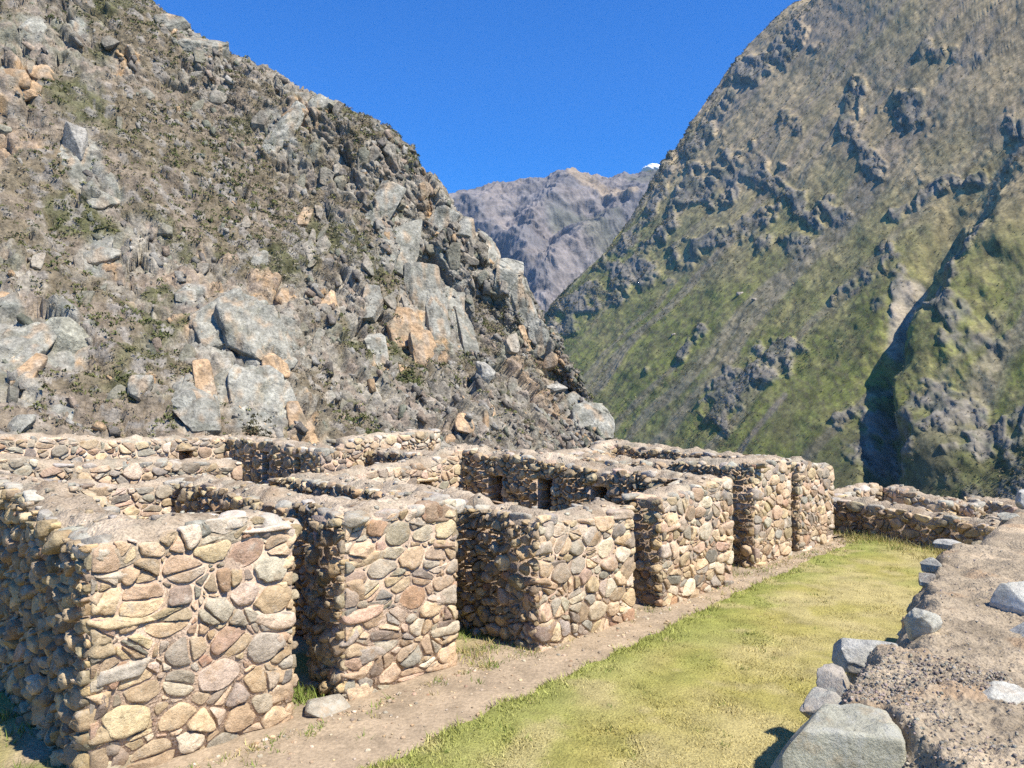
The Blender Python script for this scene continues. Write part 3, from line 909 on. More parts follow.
def rock_faces():
    rng = RS(77); mb = MB()
    rnd = []
    for k in range(420):
        px, py = rng.uniform(0, 600), rng.uniform(0, 440)
        if rng.uniform() > (.22 if px < 300 else .75): continue
        rnd.append((px, py, rng.uniform(3, 10), rng.uniform(5, 17), rng.uniform(-35, 10), 1 if rng.uniform() < .1 else 2))
    lx, ly = pxL, pyL
    for (px, py, rx, ry, rot, kind) in FEATS + rnd:
        dd = (lx - px) ** 2 + (ly - py) ** 2
        v = np.where(dd < 9, X[..., 1], 1e9)
        if v.min() > 1e8: continue
        i = np.unravel_index(np.argmin(v), v.shape)
        p = X[i]; nn = nL[max(0, i[0] - 3):i[0] + 4, max(0, i[1] - 3):i[1] + 4].mean((0, 1)); nn = nn / np.linalg.norm(nn)
        if nn[1] > 0: nn = -nn
        m = p[1] / F
        up = np.array((0, 0, 1.0)); f = nn + np.array((rng.uniform(-.25, .25), -.35, rng.uniform(-.3, .1))); f /= np.linalg.norm(f)
        side = np.cross(up, f); side /= np.linalg.norm(side); u2 = np.cross(f, side)
        a_ = math.radians(rot); c_, s_ = math.cos(a_), math.sin(a_)
        ax = np.stack((side * c_ + u2 * s_, u2 * c_ - side * s_, f))
        big = max(rx, ry) > 20
        T, Fq = TPL[26 if big else 9]
        q = T / ((np.abs(T) ** (6 if kind == 1 else 14)).sum(1) ** (1 / (6 if kind == 1 else 14)))[:, None]
        for c in range(8 if big else 11):                      # broken along flat joints
            dv = rng.normal(0, 1, 3) * np.array((1, 1, .55)); dv /= np.linalg.norm(dv); o = rng.uniform(.72, 1.1) if big else rng.uniform(.55, 1.0)
            t = q @ dv - o; q = q - np.where(t > 0, t, 0)[:, None] * dv
        if big:
            wq = q * np.array((rx, ry, 8)) * m + p
            l, idd, ed = facets(wq, .55, 31); q = q + np.array((0, 0, 1)) * (.22 * l - .18 * (1 - sstep(0, .12, ed)))[:, None]
        size = np.array((rx * m * (2.2 if big else 1.9), ry * m * (2.2 if big else 1.9), min(rx, ry) * m * rng.uniform(.7, 1.1)))
        W = (q * size * .5) @ ax + p - nn * size[2] * (.16 if big else .12)
        if kind == 1: base = np.array((.42, .285, .165)) * rng.uniform(.8, 1.15)
        elif kind == 0: base = np.array((.285, .27, .22)) * rng.uniform(.85, 1.2)
        else: base = np.array(((.235, .21, .165), (.205, .19, .14), (.28, .245, .19))[rng.randint(3)]) * rng.uniform(.8, 1.2)
        col = np.tile(base, (len(W), 1))
        st = sstep(.0, .5, noise3(np.stack((W[:, 0] * 1.1, W[:, 1] * 1.1, W[:, 2] * .12), -1), 1, 41))
        col = mixc(col, (.38, .25, .14) if kind != 1 else (.30, .27, .22), st * (.5 if kind == 0 else .45 if kind == 1 else .15))
        col = mixc(col, (.15, .15, .115), .5 * sstep(.1, .5, fbm(W, .5, 4, 43)))
        mb.add(W, Fq, col)
    o = mb.build('rock_face', M_CLIFF, bpy.data.objects['mountain'], smooth=False)
rock_faces()
def rocks_left():
    rng = RS(8)
    rr, cc = np.nonzero((pxL > -40) & (pxL < 620) & (pyL > -40) & (pyL < 470))
    n = 8500
    p0 = X[rr, cc]
    wgt = (.25 + rockyL[rr, cc]) * p0[:, 1] * np.clip(.5 + 1.2 * fbm(p0, .12, 4, 55), .06, 2)
    i = rng.choice(len(rr), n, p=wgt / wgt.sum())
    p = p0[i]; nn = nL[rr[i], cc[i]]
    T, Fq = TPL[2]
    s = .12 + .62 * rng.uniform(0, 1, n) ** 3.5
    th = rng.normal(math.radians(-58), .35, n)
    a = np.stack((np.cos(th), rng.normal(0, .35, n), np.sin(th)), 1); a /= np.linalg.norm(a, axis=1, keepdims=True)
    b = np.cross(a, nn); b /= np.linalg.norm(b, axis=1, keepdims=True) + 1e-9
    c = np.cross(a, b)
    V = np.repeat(T[None], n, 0) * rng.uniform(.62, 1.05, (n, len(T), 1)) * (rng.uniform(.6, 1.1, (n, 1, 3)) * np.array((1.35, .75, .6)))
    V = V * s[:, None, None]
    W = V[..., :1] * a[:, None] + V[..., 1:2] * b[:, None] + V[..., 2:] * c[:, None] + (p - nn * (s * .15)[:, None])[:, None]
    pal = np.array(((.17, .15, .125), (.22, .20, .165), (.28, .26, .22), (.15, .15, .11), (.25, .195, .145), (.36, .25, .145)))
    k = rng.choice(6, n, p=(.25, .25, .16, .16, .13, .05))
    col = np.repeat((pal[k] * rng.uniform(.8, 1.2, (n, 1)))[:, None], len(T), 1)
    F_ = (Fq[None] + (np.arange(n) * len(T))[:, None, None]).reshape(-1, 4)
    mb = MB(); mb.add(W.reshape(-1, 3), F_, col.reshape(-1, 3))
    tag(mb.build('rubble', M_CLIFF, smooth=False), 'broken angular rocks lying all over the steep hillside', 'rocks', kind='stuff')
rocks_left()

# ------------------------------------------------------------------ right mountain
def right_mountain():
    cols = [[(1500, 760), (1500, 420), (1500, 100), (1500, -250), (1500, -600)],
            [(1180, 660), (1180, 430), (1170, 180), (1160, -80), (1150, -380)],
            [(1030, 600), (1035, 430), (1040, 225), (1040, 10), (1040, -240)],
            [(900, 560), (910, 420), (930, 230), (945, 20), (955, -170)],
            [(770, 520), (785, 390), (815, 220), (845, 50), (870, -75)],
            [(670, 490), (685, 370), (720, 235), (765, 105), (822, -8)],
            [(590, 460), (605, 355), (640, 255), (690, 148), (786, 4)],
            [(545, 440), (552, 350), (575, 284), (640, 205), (735, 62)],
            [(520, 430), (525, 360), (540, 318), (600, 262), (700, 125)],
            [(505, 430), (510, 380), (520, 350), (560, 310), (660, 200)]]
    cols = np.array(cols, float)
    # one great slope of about 46 degrees that rises to the right: distance of each control point on it
    Yd = 205 / np.maximum(.10, 1.05 * (cols[..., 0] - 512) / F + .28 - (HZ - cols[..., 1]) / F)
    Yd[-2:] *= np.array((1.08, 1.2))[:, None]
    G = pix(cols[..., 0], cols[..., 1], Yd)
    back = G[:, -1] + np.array((120, 60, -30))
    low = G[:, 0] + np.array((-12, -6, -14))
    G = np.concatenate((low[:, None], G, back[:, None]), 1)
    G = np.swapaxes(G, 0, 1)
    nr, nc = 700, 860
    P = loft(G, nr, nc)
    n = normals(P)
    if n[nr // 2, nc // 2, 2] < 0: n = -n
    px, py = to_pix(P)
    # coordinate along the contour (c) and down the fall line (t): gullies are long in t
    s = np.linspace(0, 1, nc)[None, :] + 0 * px; t = np.linspace(0, 1, nr)[:, None] + 0 * px
    sc_ = P[..., 1] / 500                                   # grows with distance
    cdist = P[..., 0] * -.258 + P[..., 1] * .966                # along the contour
    lg = 260 * np.log(np.maximum(cdist, 20) / 100 + 1)
    W = np.stack((lg / 17 + .6 * fbm(P, .012, 4, 5), P[..., 2] / 260, 0 * s), -1)
    gul = ridged(W, 1.0, 4, 61, .5)
    amp = P[..., 1]
    wob = .4 * fbm(P / sc_[..., None], .02, 4, 62)
    d = amp * (.0020 * gul) + amp * .011 * fbm(P / sc_[..., None], .006, 3, 63)
    # the deep ravine on the right and the spur beside it
    rav = [(1010, 150), (965, 235), (925, 300), (890, 380), (895, 430), (880, 500)]
    spur = [(1075, 140), (1020, 215), (975, 265), (945, 330), (925, 390), (935, 450)]
    dw = 20 * fbm(P / sc_[..., None], .022, 5, 64)
    dr = line_dist(px + dw, py, rav); ds = line_dist(px + dw, py, spur)
    low_ = sstep(120, 260, py)
    d = d - 9 * np.exp(-(dr / 20) ** 2) * low_ + 7 * np.exp(-(ds / 34) ** 2) * low_
    # rock bands
    band = np.zeros(px.shape)
    for pts, wd in [([(556, 318), (600, 290), (640, 268), (690, 248), (735, 232), (780, 205)], 15), ([(700, 170), (660, 240), (610, 290)], 12), ([(720, 190), (745, 165), (790, 195), (830, 215)], 22),
                    ([(860, 85), (850, 130), (880, 170)], 12), ([(905, 215), (935, 190), (985, 175)], 10), ([(720, 420), (745, 392), (790, 365)], 24), ([(685, 360), (705, 335)], 8),
                    ([(800, 20), (778, 60), (740, 70)], 16), ([(930, 50), (985, 60)], 9), ([(950, 420), (990, 440), (1040, 420)], 34), ([(900, 330), (905, 280), (890, 250)], 10),
                    ([(870, 420), (900, 455)], 26), ([(980, 240), (940, 300)], 15), ([(735, 90), (690, 150), (650, 215), (600, 270)], 9), ([(840, 300), (870, 280)], 8)]:
        dd = line_dist(px, py, pts) / wd * 1.3 + 2.2 * wob + .7 * fbm(P / sc_[..., None], .09, 3, 65)
        band = np.maximum(band, 1 - sstep(.7, 1.15, dd))
    spots = sstep(.58, .8, fbm(P / sc_[..., None], .018, 5, 66) + .16 * gul)
    band = np.maximum(band, spots * .9)
    th = math.radians(30)
    Q = P / sc_[..., None]
    l1, id1, e1 = facets(Q * np.array((1, 1, .6)), .07, 12); l2, id2, e2 = facets(Q * np.array((1, 1, .6)) + 4, .3, 13)
    band = band * sstep(-.55, .05, fbm(Q, .09, 4, 93))
    R_ = np.stack((cdist / sc_, P[..., 2] / sc_ * .45, P[..., 0] / sc_ * .3), -1)
    crag = ridged(R_, .10, 5, 94, .6)
    d = d + amp * band * (.0018 * crag + .0020 * l1 + .0010 * l2) + amp * band * .0008
    d = d + amp * .0009 * fbm(Q, .12, 4, 67)
    # screen of a lower, steeper foot band on the left (rock bands stand proud and step down below themselves)
    X2 = P + n * d[..., None]
    # colours: green pasture low down, straw grass above, grey-brown scree runs in the gullies
    hgt = sstep(330, 130, py + 40 * fbm(P / sc_[..., None], .01, 3, 68) - .07 * (px - 700))
    green = np.array((.195, .205, .055)) + 0 * P
    green = mixc(green, (.255, .235, .085), sstep(-.3, .5, fbm(Q, .05, 4, 69)))
    straw = mixc(np.array((.42, .32, .175)) + 0 * P, (.33, .255, .145), sstep(-.4, .5, fbm(Q, .03, 4, 70)))
    col = mixc(green, straw, np.clip(hgt + .3 * fbm(Q, .02, 3, 75), 0, 1))
    run = fbm(W * np.array((1.1, .8, 1)), 1.0, 5, 77)
    col = mixc(col, (.28, .225, .16), sstep(.05, .5, run) * .7)
    col = mixc(col, (.11, .105, .05), sstep(-.1, -.5, run) * .35)
    darkveg = sstep(.1, .5, fbm(Q, .12, 3, 78)) * .5
    col = mixc(col, (.085, .088, .035), darkveg * (1 - .6 * hgt))
    col = mixc(col, (.115, .10, .058), .65 * sstep(.0, .45, fbm(Q, .3, 4, 92)))
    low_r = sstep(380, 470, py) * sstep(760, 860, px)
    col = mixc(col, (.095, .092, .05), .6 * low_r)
    rc = mixc(np.array((.075, .07, .052)) + 0 * P, (.215, .19, .145), sstep(-.4, .9, crag + .4 * fbm(Q, .3, 3, 95)))
    rc = mixc(rc, (.11, .115, .075), sstep(-.1, .4, fbm(Q, .1, 3, 79)) * .7)
    col = mixc(col, 0 * P + rc, band)
    for pts, wd, cc, a_ in [([(915, 285), (900, 310), (890, 350)], 7, (.33, .28, .21), .8), ([(790, 400), (765, 430), (745, 455)], 4, (.28, .22, .16), .7)]:
        m = 1 - sstep(.5, 1.2, line_dist(px, py, pts) / wd + wob)
        col = mixc(col, cc, m * a_)
    tan = blob(px, py, 830, 22, 45, 28, -20, wob * .6)
    col = mixc(col, (.30, .235, .155), .75 * tan)
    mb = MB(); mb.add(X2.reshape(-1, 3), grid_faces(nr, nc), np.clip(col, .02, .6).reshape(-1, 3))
    o = mb.build('mountain', M_SLOPE); tag(o, 'high grassy mountainside with gullies, rock bands and a deep dark ravine', 'mountain', kind='structure')
    return X2, band, px, py, n
XR, bandR, pxR, pyR, nR = right_mountain()
def scrub_right():
    rng = RS(6)
    vis = (pxR > 540) & (pxR < 1060) & (pyR > -20) & (pyR < 520)
    rr, cc = np.nonzero(vis)
    q = XR[rr, cc]
    wgt = (.35 + sstep(300, 480, pyR[rr, cc]) * 1.5 * (.3 + sstep(720, 900, pxR[rr, cc])) + .8 * bandR[rr, cc]) * np.clip(.4 + fbm(q, .02, 3, 44), .05, 2)
    n = 24000
    i = rng.choice(len(rr), n, p=wgt / wgt.sum())
    p = q[i] + rng.uniform(-.5, .5, (n, 3))
    rad = p[:, 1] * rng.uniform(.0007, .0020, n)
    pal = np.array(((.08, .085, .036), (.10, .10, .042), (.12, .115, .055), (.17, .145, .085), (.22, .185, .115)))
    mb = MB(); foliage(mb, rng, p, rad, 6, pal[rng.randint(0, 5, n)], .65)
    tag(mb.build('scrub', M_LEAF, smooth=False), 'dark bushes scattered over the grassy mountainside and its ravine', 'scrub', kind='stuff')
scrub_right()

# ------------------------------------------------------------------ far mountains, cloud
def far_mountain():
    px0 = np.array((330, 400, 455, 490, 520, 545, 568, 600, 640, 680, 740, 820))
    crest = np.array((225, 212, 196, 186, 183, 179, 172, 179, 175, 170, 150, 120))
    rows = [(1500, 470, 0.0), (1650, 400, .0), (1900, 320, .2), (2150, 260, .45), (2400, None, 1.0)]
    G = []
    for (Y, y, k) in rows:
        if y is None: G.append(pix(px0, crest, Y + 0 * px0))
        else: G.append(pix(px0, y + (crest - 185) * k, Y + 0 * px0))
    G.append(G[-1] + np.array((30, 200, -120)))
    nr, nc = 420, 560
    P = loft(np.array(G), nr, nc); n = normals(P)
    if n[nr // 2, nc // 2, 2] < 0: n = -n
    px, py = to_pix(P)
    t = np.linspace(0, 1, nr)[:, None] + 0 * px
    d = 42 * ridged(P + 60 * fbm(P, .002, 2, 5)[..., None], .0042, 5, 81, .52) * sstep(.84, .5, t) + 18 * fbm(P, .006, 4, 82) * sstep(.9, .6, t)
    d = d + 9 * ridged(P, .016, 4, 88) + 7 * fbm(P, .03, 3, 89)
    for pts, wd, a_ in [([(568, 172), (560, 205), (530, 240), (520, 290)], 16, 75), ([(680, 175), (630, 215), (590, 265), (550, 310)], 18, 80), ([(568, 172), (600, 205), (640, 222)], 10, 40), ([(470, 190), (490, 230), (505, 270)], 12, 45)]:
        d = d + a_ * np.exp(-(line_dist(px, py, pts) / wd) ** 2) * sstep(.8, .6, t)
    Z = P + n * d[..., None]
    col = mixc(np.array((.15, .14, .138)) + 0 * P, (.225, .195, .175), sstep(-.3, .5, fbm(P, .006, 4, 83)))  # pale greys put part of the distance haze into the rock colour
    col = mixc(col, (.32, .25, .17), .85 * (1 - sstep(.5, 1.1, line_dist(px, py, [(575, 178), (600, 197), (625, 212)]) / 12 + .4 * fbm(P, .01, 3, 84))))
    col = mixc(col, (.36, .30, .24), .7 * blob(px, py, 508, 255, 5, 12, -30, .4 * fbm(P, .02, 2, 85)))
    col = mixc(col, (.10, .105, .07), .6 * sstep(.1, .5, fbm(P, .004, 3, 86)))
    mb = MB(); mb.add(Z.reshape(-1, 3), grid_faces(nr, nc), np.clip(col, .02, .6).reshape(-1, 3))
    tag(mb.build('mountain', M_FAR, smooth=False), 'distant bare peaks at the head of the valley, blue with haze partly painted in', 'mountain', kind='structure')
far_mountain()

def cloud():
    m, n, b = mat('cloud_white', 1.0); b.inputs['Base Color'].default_value = (.9, .9, .9, 1)
    rng = RS(3); mb = MB()
    for k in range(9):
        c = pix(646 + k * 4.0 + rng.uniform(-1, 1), 169 - 2.0 * math.sin(k * .6), 3400 + rng.uniform(-20, 20))
        rock(mb, rng, c, np.array((46, 46, 30)) * rng.uniform(.7, 1.25), None, (1, 1, 1), k=2.2, rough=.25, n=9, cuts=0)
    tag(mb.build('cloud', m), 'small white cloud just above the far ridge', 'cloud', kind='stuff')
cloud()

# ------------------------------------------------------------------ ground, path, lawn
def lawn_edge(a):
    return np.interp(a, [-8, 0, 1.77, 6.2, 10, 13, 15.0, 16.2], [-1.9, -1.52, -1.37, -1.03, -.72, -.52, -.5, -1.6])

def ground():
    xs = np.concatenate((np.linspace(-4200, -60, 14), np.linspace(-45, -10, 50), np.linspace(-9.8, 14, 240), np.linspace(14.4, 60, 50), np.linspace(90, 4200, 14)))
    ys = np.concatenate((np.linspace(-400, -8, 8), np.linspace(-4, 4, 24), np.linspace(4.1, 24, 220), np.linspace(24.5, 80, 60), np.linspace(100, 4200, 16)))
    x, y = np.meshgrid(xs, ys)
    z = ground_z(x, y)
    P = np.stack((x, y, z), -1)
    k = sstep(-.25, .45, fbm(P, .55, 4, 101))
    col = mixc(np.array((.36, .275, .175)) + 0 * P, (.28, .25, .085), k)
    col = mixc(col, (.15, .17, .045), .8 * sstep(.15, .6, fbm(P, .8, 4, 102)))
    a, b = to_ab(x, y)
    yel = sstep(14.6, 15.6, a) * sstep(-12, -4, b) * sstep(1.2, .2, r_line(x, y))
    col = mixc(col, (.40, .335, .13), .85 * yel)
    fars = sstep(20, 40, np.hypot(x, y - 10))
    col = mixc(col, (.12, .115, .055), fars)
    mb = MB(); mb.add(P.reshape(-1, 3), grid_faces(len(ys), len(xs)), col.reshape(-1, 3))
    tag(mb.build('ground', M_GROUND), 'dry earth with thin grass in and around the ruined houses', 'ground', kind='structure')

    # trodden path along the house fronts
    na, nb = 330, 26
    aa = np.linspace(-5, 15.6, na)[:, None] + np.zeros((1, nb)); f = np.linspace(0, 1, nb)[None, :] + 0 * aa
    J = np.stack((aa, 0 * aa, 0 * aa), -1)
    outer = lawn_edge(aa) - .12 + .10 * fbm(J, 1.1, 4, 111)
    inner = np.where(aa < 0, .5 + 0 * aa, .3) + .15 * fbm(J, 1.3, 3, 112)
    bb = outer + (inner - outer) * f
    wid = sstep(15.6, 14.2, aa)
    bb = np.where(f > .5, bb, inner + (bb - inner) * (.35 + .65 * wid))
    xy = fr_ab(aa, bb)
    P = np.stack((xy[0], xy[1], 0 * aa), -1)
    P[..., 2] = ground_z(xy[0], xy[1]) + .006 + .012 * (1 + fbm(P, 2.2, 3, 113)) * np.minimum(1, 4 * np.minimum(f, 1 - f)) 
    tint = 1 + .14 * fbm(P, 1.4, 4, 114)[..., None] * np.array((1, 1, 1)) + .08 * sstep(.9, .3, f)[..., None]
    mb = MB(); mb.add(P.reshape(-1, 3), grid_faces(na, nb), tint.reshape(-1, 3))
    tag(mb.build('path', M_PATH), 'pale trodden earth path running along the house fronts', 'path', kind='structure')

    # mown lawn
    na, nb = 300, 150
    aa = np.linspace(-7, 17.4, na)[:, None] + np.zeros((1, nb)); f = np.linspace(0, 1, nb)[None, :] + 0 * aa
    J = np.stack((aa, 0 * aa, 0 * aa), -1)
    outer = lawn_edge(aa) + .07 * fbm(J, 2.3, 4, 121)
    bb = outer - f ** 1.2 * 9
    xy = fr_ab(aa, bb)
    P = np.stack((xy[0], xy[1], 0 * aa), -1)
    P[..., 2] = ground_z(xy[0], xy[1]) + .012 + .02 * (1 + fbm(P, 1.5, 3, 122)) * np.minimum(1, 12 * f)
    lawn_col = lawn_colour(P, outer - bb)
    mb = MB(); mb.add(P.reshape(-1, 3), grid_faces(na, nb), (lawn_col * .8).reshape(-1, 3))
    tag(mb.build('lawn', M_LAWN), 'short mown yellow-green lawn between the path and the near wall', 'lawn', kind='structure')

def lawn_colour(P, inset):
    k = fbm(P, .55, 4, 131)
    col = mixc(np.array((.36, .315, .095)) + 0 * P, (.46, .385, .165), sstep(-.35, .35, k))
    col = mixc(col, (.255, .285, .066), .8 * sstep(1.3, .1, inset + .5 * fbm(P, .9, 3, 132)))
    col = mixc(col, (.28, .285, .075), .6 * sstep(.15, .6, fbm(P, .8, 3, 134)))
    col = mixc(col, (.44, .37, .17), .7 * sstep(.2, .6, fbm(P, 1.7, 3, 133)))
    return col
ground()

def blades(name, label, pts, hgt, cols, seed, wid=.007):
    rng = RS(seed); n = len(pts)
    th = rng.uniform(0, 2 * math.pi, n); lean = rng.normal(0, .6, (n, 2)) * hgt[:, None]
    ex = np.stack((np.cos(th), np.sin(th), 0 * th), 1) * (wid * rng.uniform(.6, 1.4, n))[:, None]
    tip = pts + np.concatenate((lean, hgt[:, None]), 1)
    V = np.stack((pts - ex, pts + ex, tip), 1).reshape(-1, 3)
    mb = MB(); mb.add(V, np.arange(3 * n).reshape(-1, 3), np.repeat(cols, 3, 0))
    tag(mb.build(name, M_LEAF, smooth=False), label, 'grass', kind='stuff')

def grass():
    rng = RS(12)
    # uniform over what the camera sees, so near ground is denser
    n = 190000
    py = rng.uniform(528, 800, n); px = rng.uniform(300, 1010, n)
    Y = EYE[2] * F / (py - HZ); x = (px - 512) / F * Y
    a, b = to_ab(x, Y)
    ins = lawn_edge(a) + .1 * fbm(np.stack((a, 0 * a, 0 * a), -1), 2.3, 4, 121) - b
    ok = (ins > -.02) & (r_line(x, Y) < -.05) & (a < 17.2)
    ok &= rng.uniform(0, 1, n) < .35 + .65 * sstep(-.5, .3, fbm(np.stack((x, Y, 0 * x), -1), 2.5, 3, 135))
    x, Y, ins, a = x[ok], Y[ok], ins[ok], a[ok]
    P = np.stack((x, Y, ground_z(x, Y) + .01), 1)
    col = lawn_colour(P, ins) * rng.uniform(.65, 1.4, (len(P), 1))
    h = rng.uniform(.018, .05, len(P)) * (1 + .5 * sstep(.4, 0, ins))
    blades('grass', 'short grass blades of the sunlit lawn', P, h, col, 13, .0065)
    # tufts along the wall feet, in the alleys and on the strip left of the first house
    pts, hs, cs = [], [], []
    def tuft(a, b, n, r, hmax, c, dz=0):
        aa = a + rng.normal(0, r, n); bb = b + rng.normal(0, r, n)
        xy = fr_ab(aa, bb)
        pts.append(np.stack((xy[0], xy[1], ground_z(xy[0], xy[1]) + .005 + dz), 1))
        hs.append(rng.uniform(.3, 1, n) * hmax); cs.append(np.array(c) * rng.uniform(.7, 1.4, (n, 1)))
    G1, G2 = (.16, .20, .045), (.36, .30, .12)
    for k in range(150):                                    # alleys between the houses
        al = rng.randint(2); a = rng.uniform(*((4.0, 4.9), (9.85, 11.0))[al]); tuft(a, rng.uniform(-.35, 3.5), 45, .09, .09, G1 if rng.uniform() < .45 else G2)
    for k in range(130):
        tuft(rng.uniform(-.1, 14.6), -.27 - rng.exponential(.1), 14, .04, .09, G1 if rng.uniform() < .5 else G2)
    for k in range(110):                                    # left of the first house
        tuft(rng.uniform(-2.4, -.08), rng.uniform(-.5, 4.5), 40, .09, .13, G1 if rng.uniform() < .65 else G2)
    for k in range(260):                                    # far end, at the shaded wall's foot
        q = rng.uniform(0, 1); x = 6.6 + 2.7 * q; y = 19.45 - 5.1 * q
        a, b = to_ab(x - rng.exponential(.35), y - .15); tuft(a, b, 22, .12, .22 if rng.uniform() < .5 else .1, G2 if rng.uniform() < .75 else G1)
    for k in range(60):
        tuft(rng.uniform(2.0, 2.3), rng.uniform(.2, 2), 20, .07, .12, G1)
    for k in range(420):
        a = rng.uniform(-1, 16); tuft(a, float(lawn_edge(a)) - .1 - rng.uniform(0, 1) ** 1.3 * 5.5, 16, .035, .06, ((.15, .19, .045), (.40, .33, .15), (.20, .22, .06))[rng.randint(3)], .01)
    blades('grass', 'wild tufts of grass at the feet of the walls and in the alleys', np.concatenate(pts), np.concatenate(hs), np.concatenate(cs), 14, .006)
grass()

def pebbles():
    rng = RS(15); mb = MB()
    T, Fq = TPL[3]
    for k in range(1500):
        a = rng.uniform(-.5, 15); e = lawn_edge(a)
        b = rng.uniform(e, -.2) if rng.uniform() < .5 else -.22 - rng.exponential(.1)
        xy = fr_ab(a, b); s = .006 + .022 * rng.uniform() ** 3
        p = T / ((np.abs(T) ** 2.6).sum(1) ** (1 / 2.6))[:, None] * np.array((1, .8, .6)) * s * (1 + .2 * rng.uniform(-1, 1, (len(T), 1)))
        th = rng.uniform(0, 6.3); R = np.array(((math.cos(th), math.sin(th), 0), (-math.sin(th), math.cos(th), 0), (0, 0, 1)))
        mb.add(p @ R + np.array((*xy, float(ground_z(*xy)) + .02)), Fq, pick(rng, PAL_FRONT))
    tag(mb.build('pebbles', M_STONE), 'loose pebbles and chips strewn over the path', 'pebbles', kind='stuff')
pebbles()

# ------------------------------------------------------------------ the ruin
house('nearest roofless stone house, with the tall left wall and a narrow doorway', 0, 3.92, 0, 7.2, 1.8, 2.4,
      [(0, 0, 2.02), (1.0, 0, 2.08), (1.9, .3, 2.0), (0, 3, 2.2), (0, 6.5, 2.05), (2.4, .3, 1.93), (3.9, 0, 2.0), (3.5, 1.6, 1.78), (3.5, 3.2, 1.70), (3.5, 6.5, 1.74), (1.5, 6.9, 1.8), (.5, 7, 1.95), (2.6, 7, 1.62)],
      1, tr=.75, rbig=.155)
house('middle roofless stone house with niches in its shaded inner wall', 4.94, 9.74, -.4, 6.4, 6.91, 7.65,
      [(4.94, -.4, 1.70), (5.9, -.4, 1.55), (6.9, -.2, 1.6), (5.2, 2, 1.76), (5.2, 5, 1.72), (7.65, -.2, 1.68), (9.7, -.2, 1.80), (9.4, 1.2, 1.86), (9.4, 4, 1.98), (9.4, 6, 2.02), (7.2, 6.1, 1.72), (6, 6.1, 1.66)],
      2, rbig=.15, detail=.95,
      right_niches=[(1.75, 2.15, .75, 1.5, -1), (3.1, 3.5, .8, 1.55, -1), (4.5, 4.95, .75, 1.5, -1)], back_niches=[(7.85, 8.25, 1.1, 1.38, -1)])
house('farthest roofless stone house on the path, its inner wall dark above the front', 11.07, 14.67, -.12, 5.9, 12.58, 13.0,
      [(11.07, -.1, 1.92), (12.5, 0, 1.95), (13, 0, 1.82), (14.6, 0, 1.68), (11.4, 3, 1.8), (11.4, 5.5, 1.72), (14.3, 1.5, 1.78), (14.3, 3, 1.84), (14.3, 5.5, 1.95), (12.8, 5.6, 1.78)],
      3, rbig=.145, detail=.7, right_niches=[(1.6, 2.0, .9, 1.6, -1)])

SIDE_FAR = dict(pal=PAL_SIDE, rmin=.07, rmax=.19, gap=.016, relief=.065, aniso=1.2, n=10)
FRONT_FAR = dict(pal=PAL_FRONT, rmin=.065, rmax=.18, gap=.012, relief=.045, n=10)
def plain_house_back():
    R = Ruin('ruined_house', 'ruined room at the back left, small square window in its sunlit wall', 'ruined house', 'ruined walls behind the front houses', fr_ab,
             [(-2, 13.8, 2.3), (2, 13.8, 2.25), (5, 13.8, 2.08), (7.2, 13.8, 2.03), (7.4, 11, 2.02), (7.4, 8.6, 1.95)], 21, AX_AB)
    R.wall('back_wall', (-3, 13.5, 7.2, 14.2), [(-3, 13.5, 7.2, 13.5, dict(FRONT_FAR, niche=True)), (7.9, 14.2, -3, 14.2, SIDE_FAR)], [(5.9, 6.3, 1.3, 1.72, -1)])
    R.wall('side_wall', (7.2, 8.6, 7.9, 14.2), [(7.2, 13.5, 7.2, 8.6, dict(SIDE_FAR, niche=True)), (7.9, 8.6, 7.9, 14.2, SIDE_FAR), (7.2, 8.6, 7.9, 8.6, FRONT_FAR)],
           [(9.5, 9.85, 1.0, 1.75, -1), (11.1, 11.5, 1.0, 1.75, -1)])
    R.build((), detail=.6, cres=.08)
    R = Ruin('stone_wall', 'long ruined cross wall with a mud cap, behind the nearest house at the left', 'stone wall', 'ruined walls behind the front houses', fr_ab,
             [(-3, 10, 2.16), (0, 10, 2.1), (3.5, 10, 1.84), (5.6, 10, 1.72)], 22, AX_AB)
    R.wall('wall', (-3.5, 9.6, 5.8, 10.25), [(-3.5, 9.6, 5.8, 9.6, FRONT_FAR), (5.8, 9.6, 5.8, 10.25, SIDE_FAR), (5.8, 10.25, -3.5, 10.25, SIDE_FAR)])
    R.build((), detail=.6, cres=.08)
    R = Ruin('stone_wall', 'short dark ruined wall behind the back of the middle house', 'stone wall', 'ruined walls behind the front houses', fr_ab,
             [(9.6, 7.2, 1.8), (9.6, 9.7, 1.78)], 23, AX_AB)
    R.wall('wall', (9.3, 7.2, 10, 9.7), [(9.3, 9.7, 9.3, 7.2, SIDE_FAR), (9.3, 7.2, 10, 7.2, FRONT_FAR), (10, 7.2, 10, 9.7, SIDE_FAR)])
    R.build((), detail=.6, cres=.08)
    R = Ruin('stone_wall', 'farthest ruined wall with a rounded end, against the foot of the rocky hillside', 'stone wall', 'ruined walls behind the front houses', fr_ab,
             [(7.9, 10, 2.0), (9.5, 10, 2.12), (11.4, 10, 2.2)], 24, AX_AB)
    R.wall('wall', (8.6, 9.75, 11.7, 10.4), [(8.6, 9.75, 11.7, 9.75, FRONT_FAR), (11.7, 9.75, 11.7, 10.4, SIDE_FAR), (11.7, 10.4, 8.6, 10.4, SIDE_FAR)])
    R.build((), detail=.6, cres=.08)
plain_house_back()

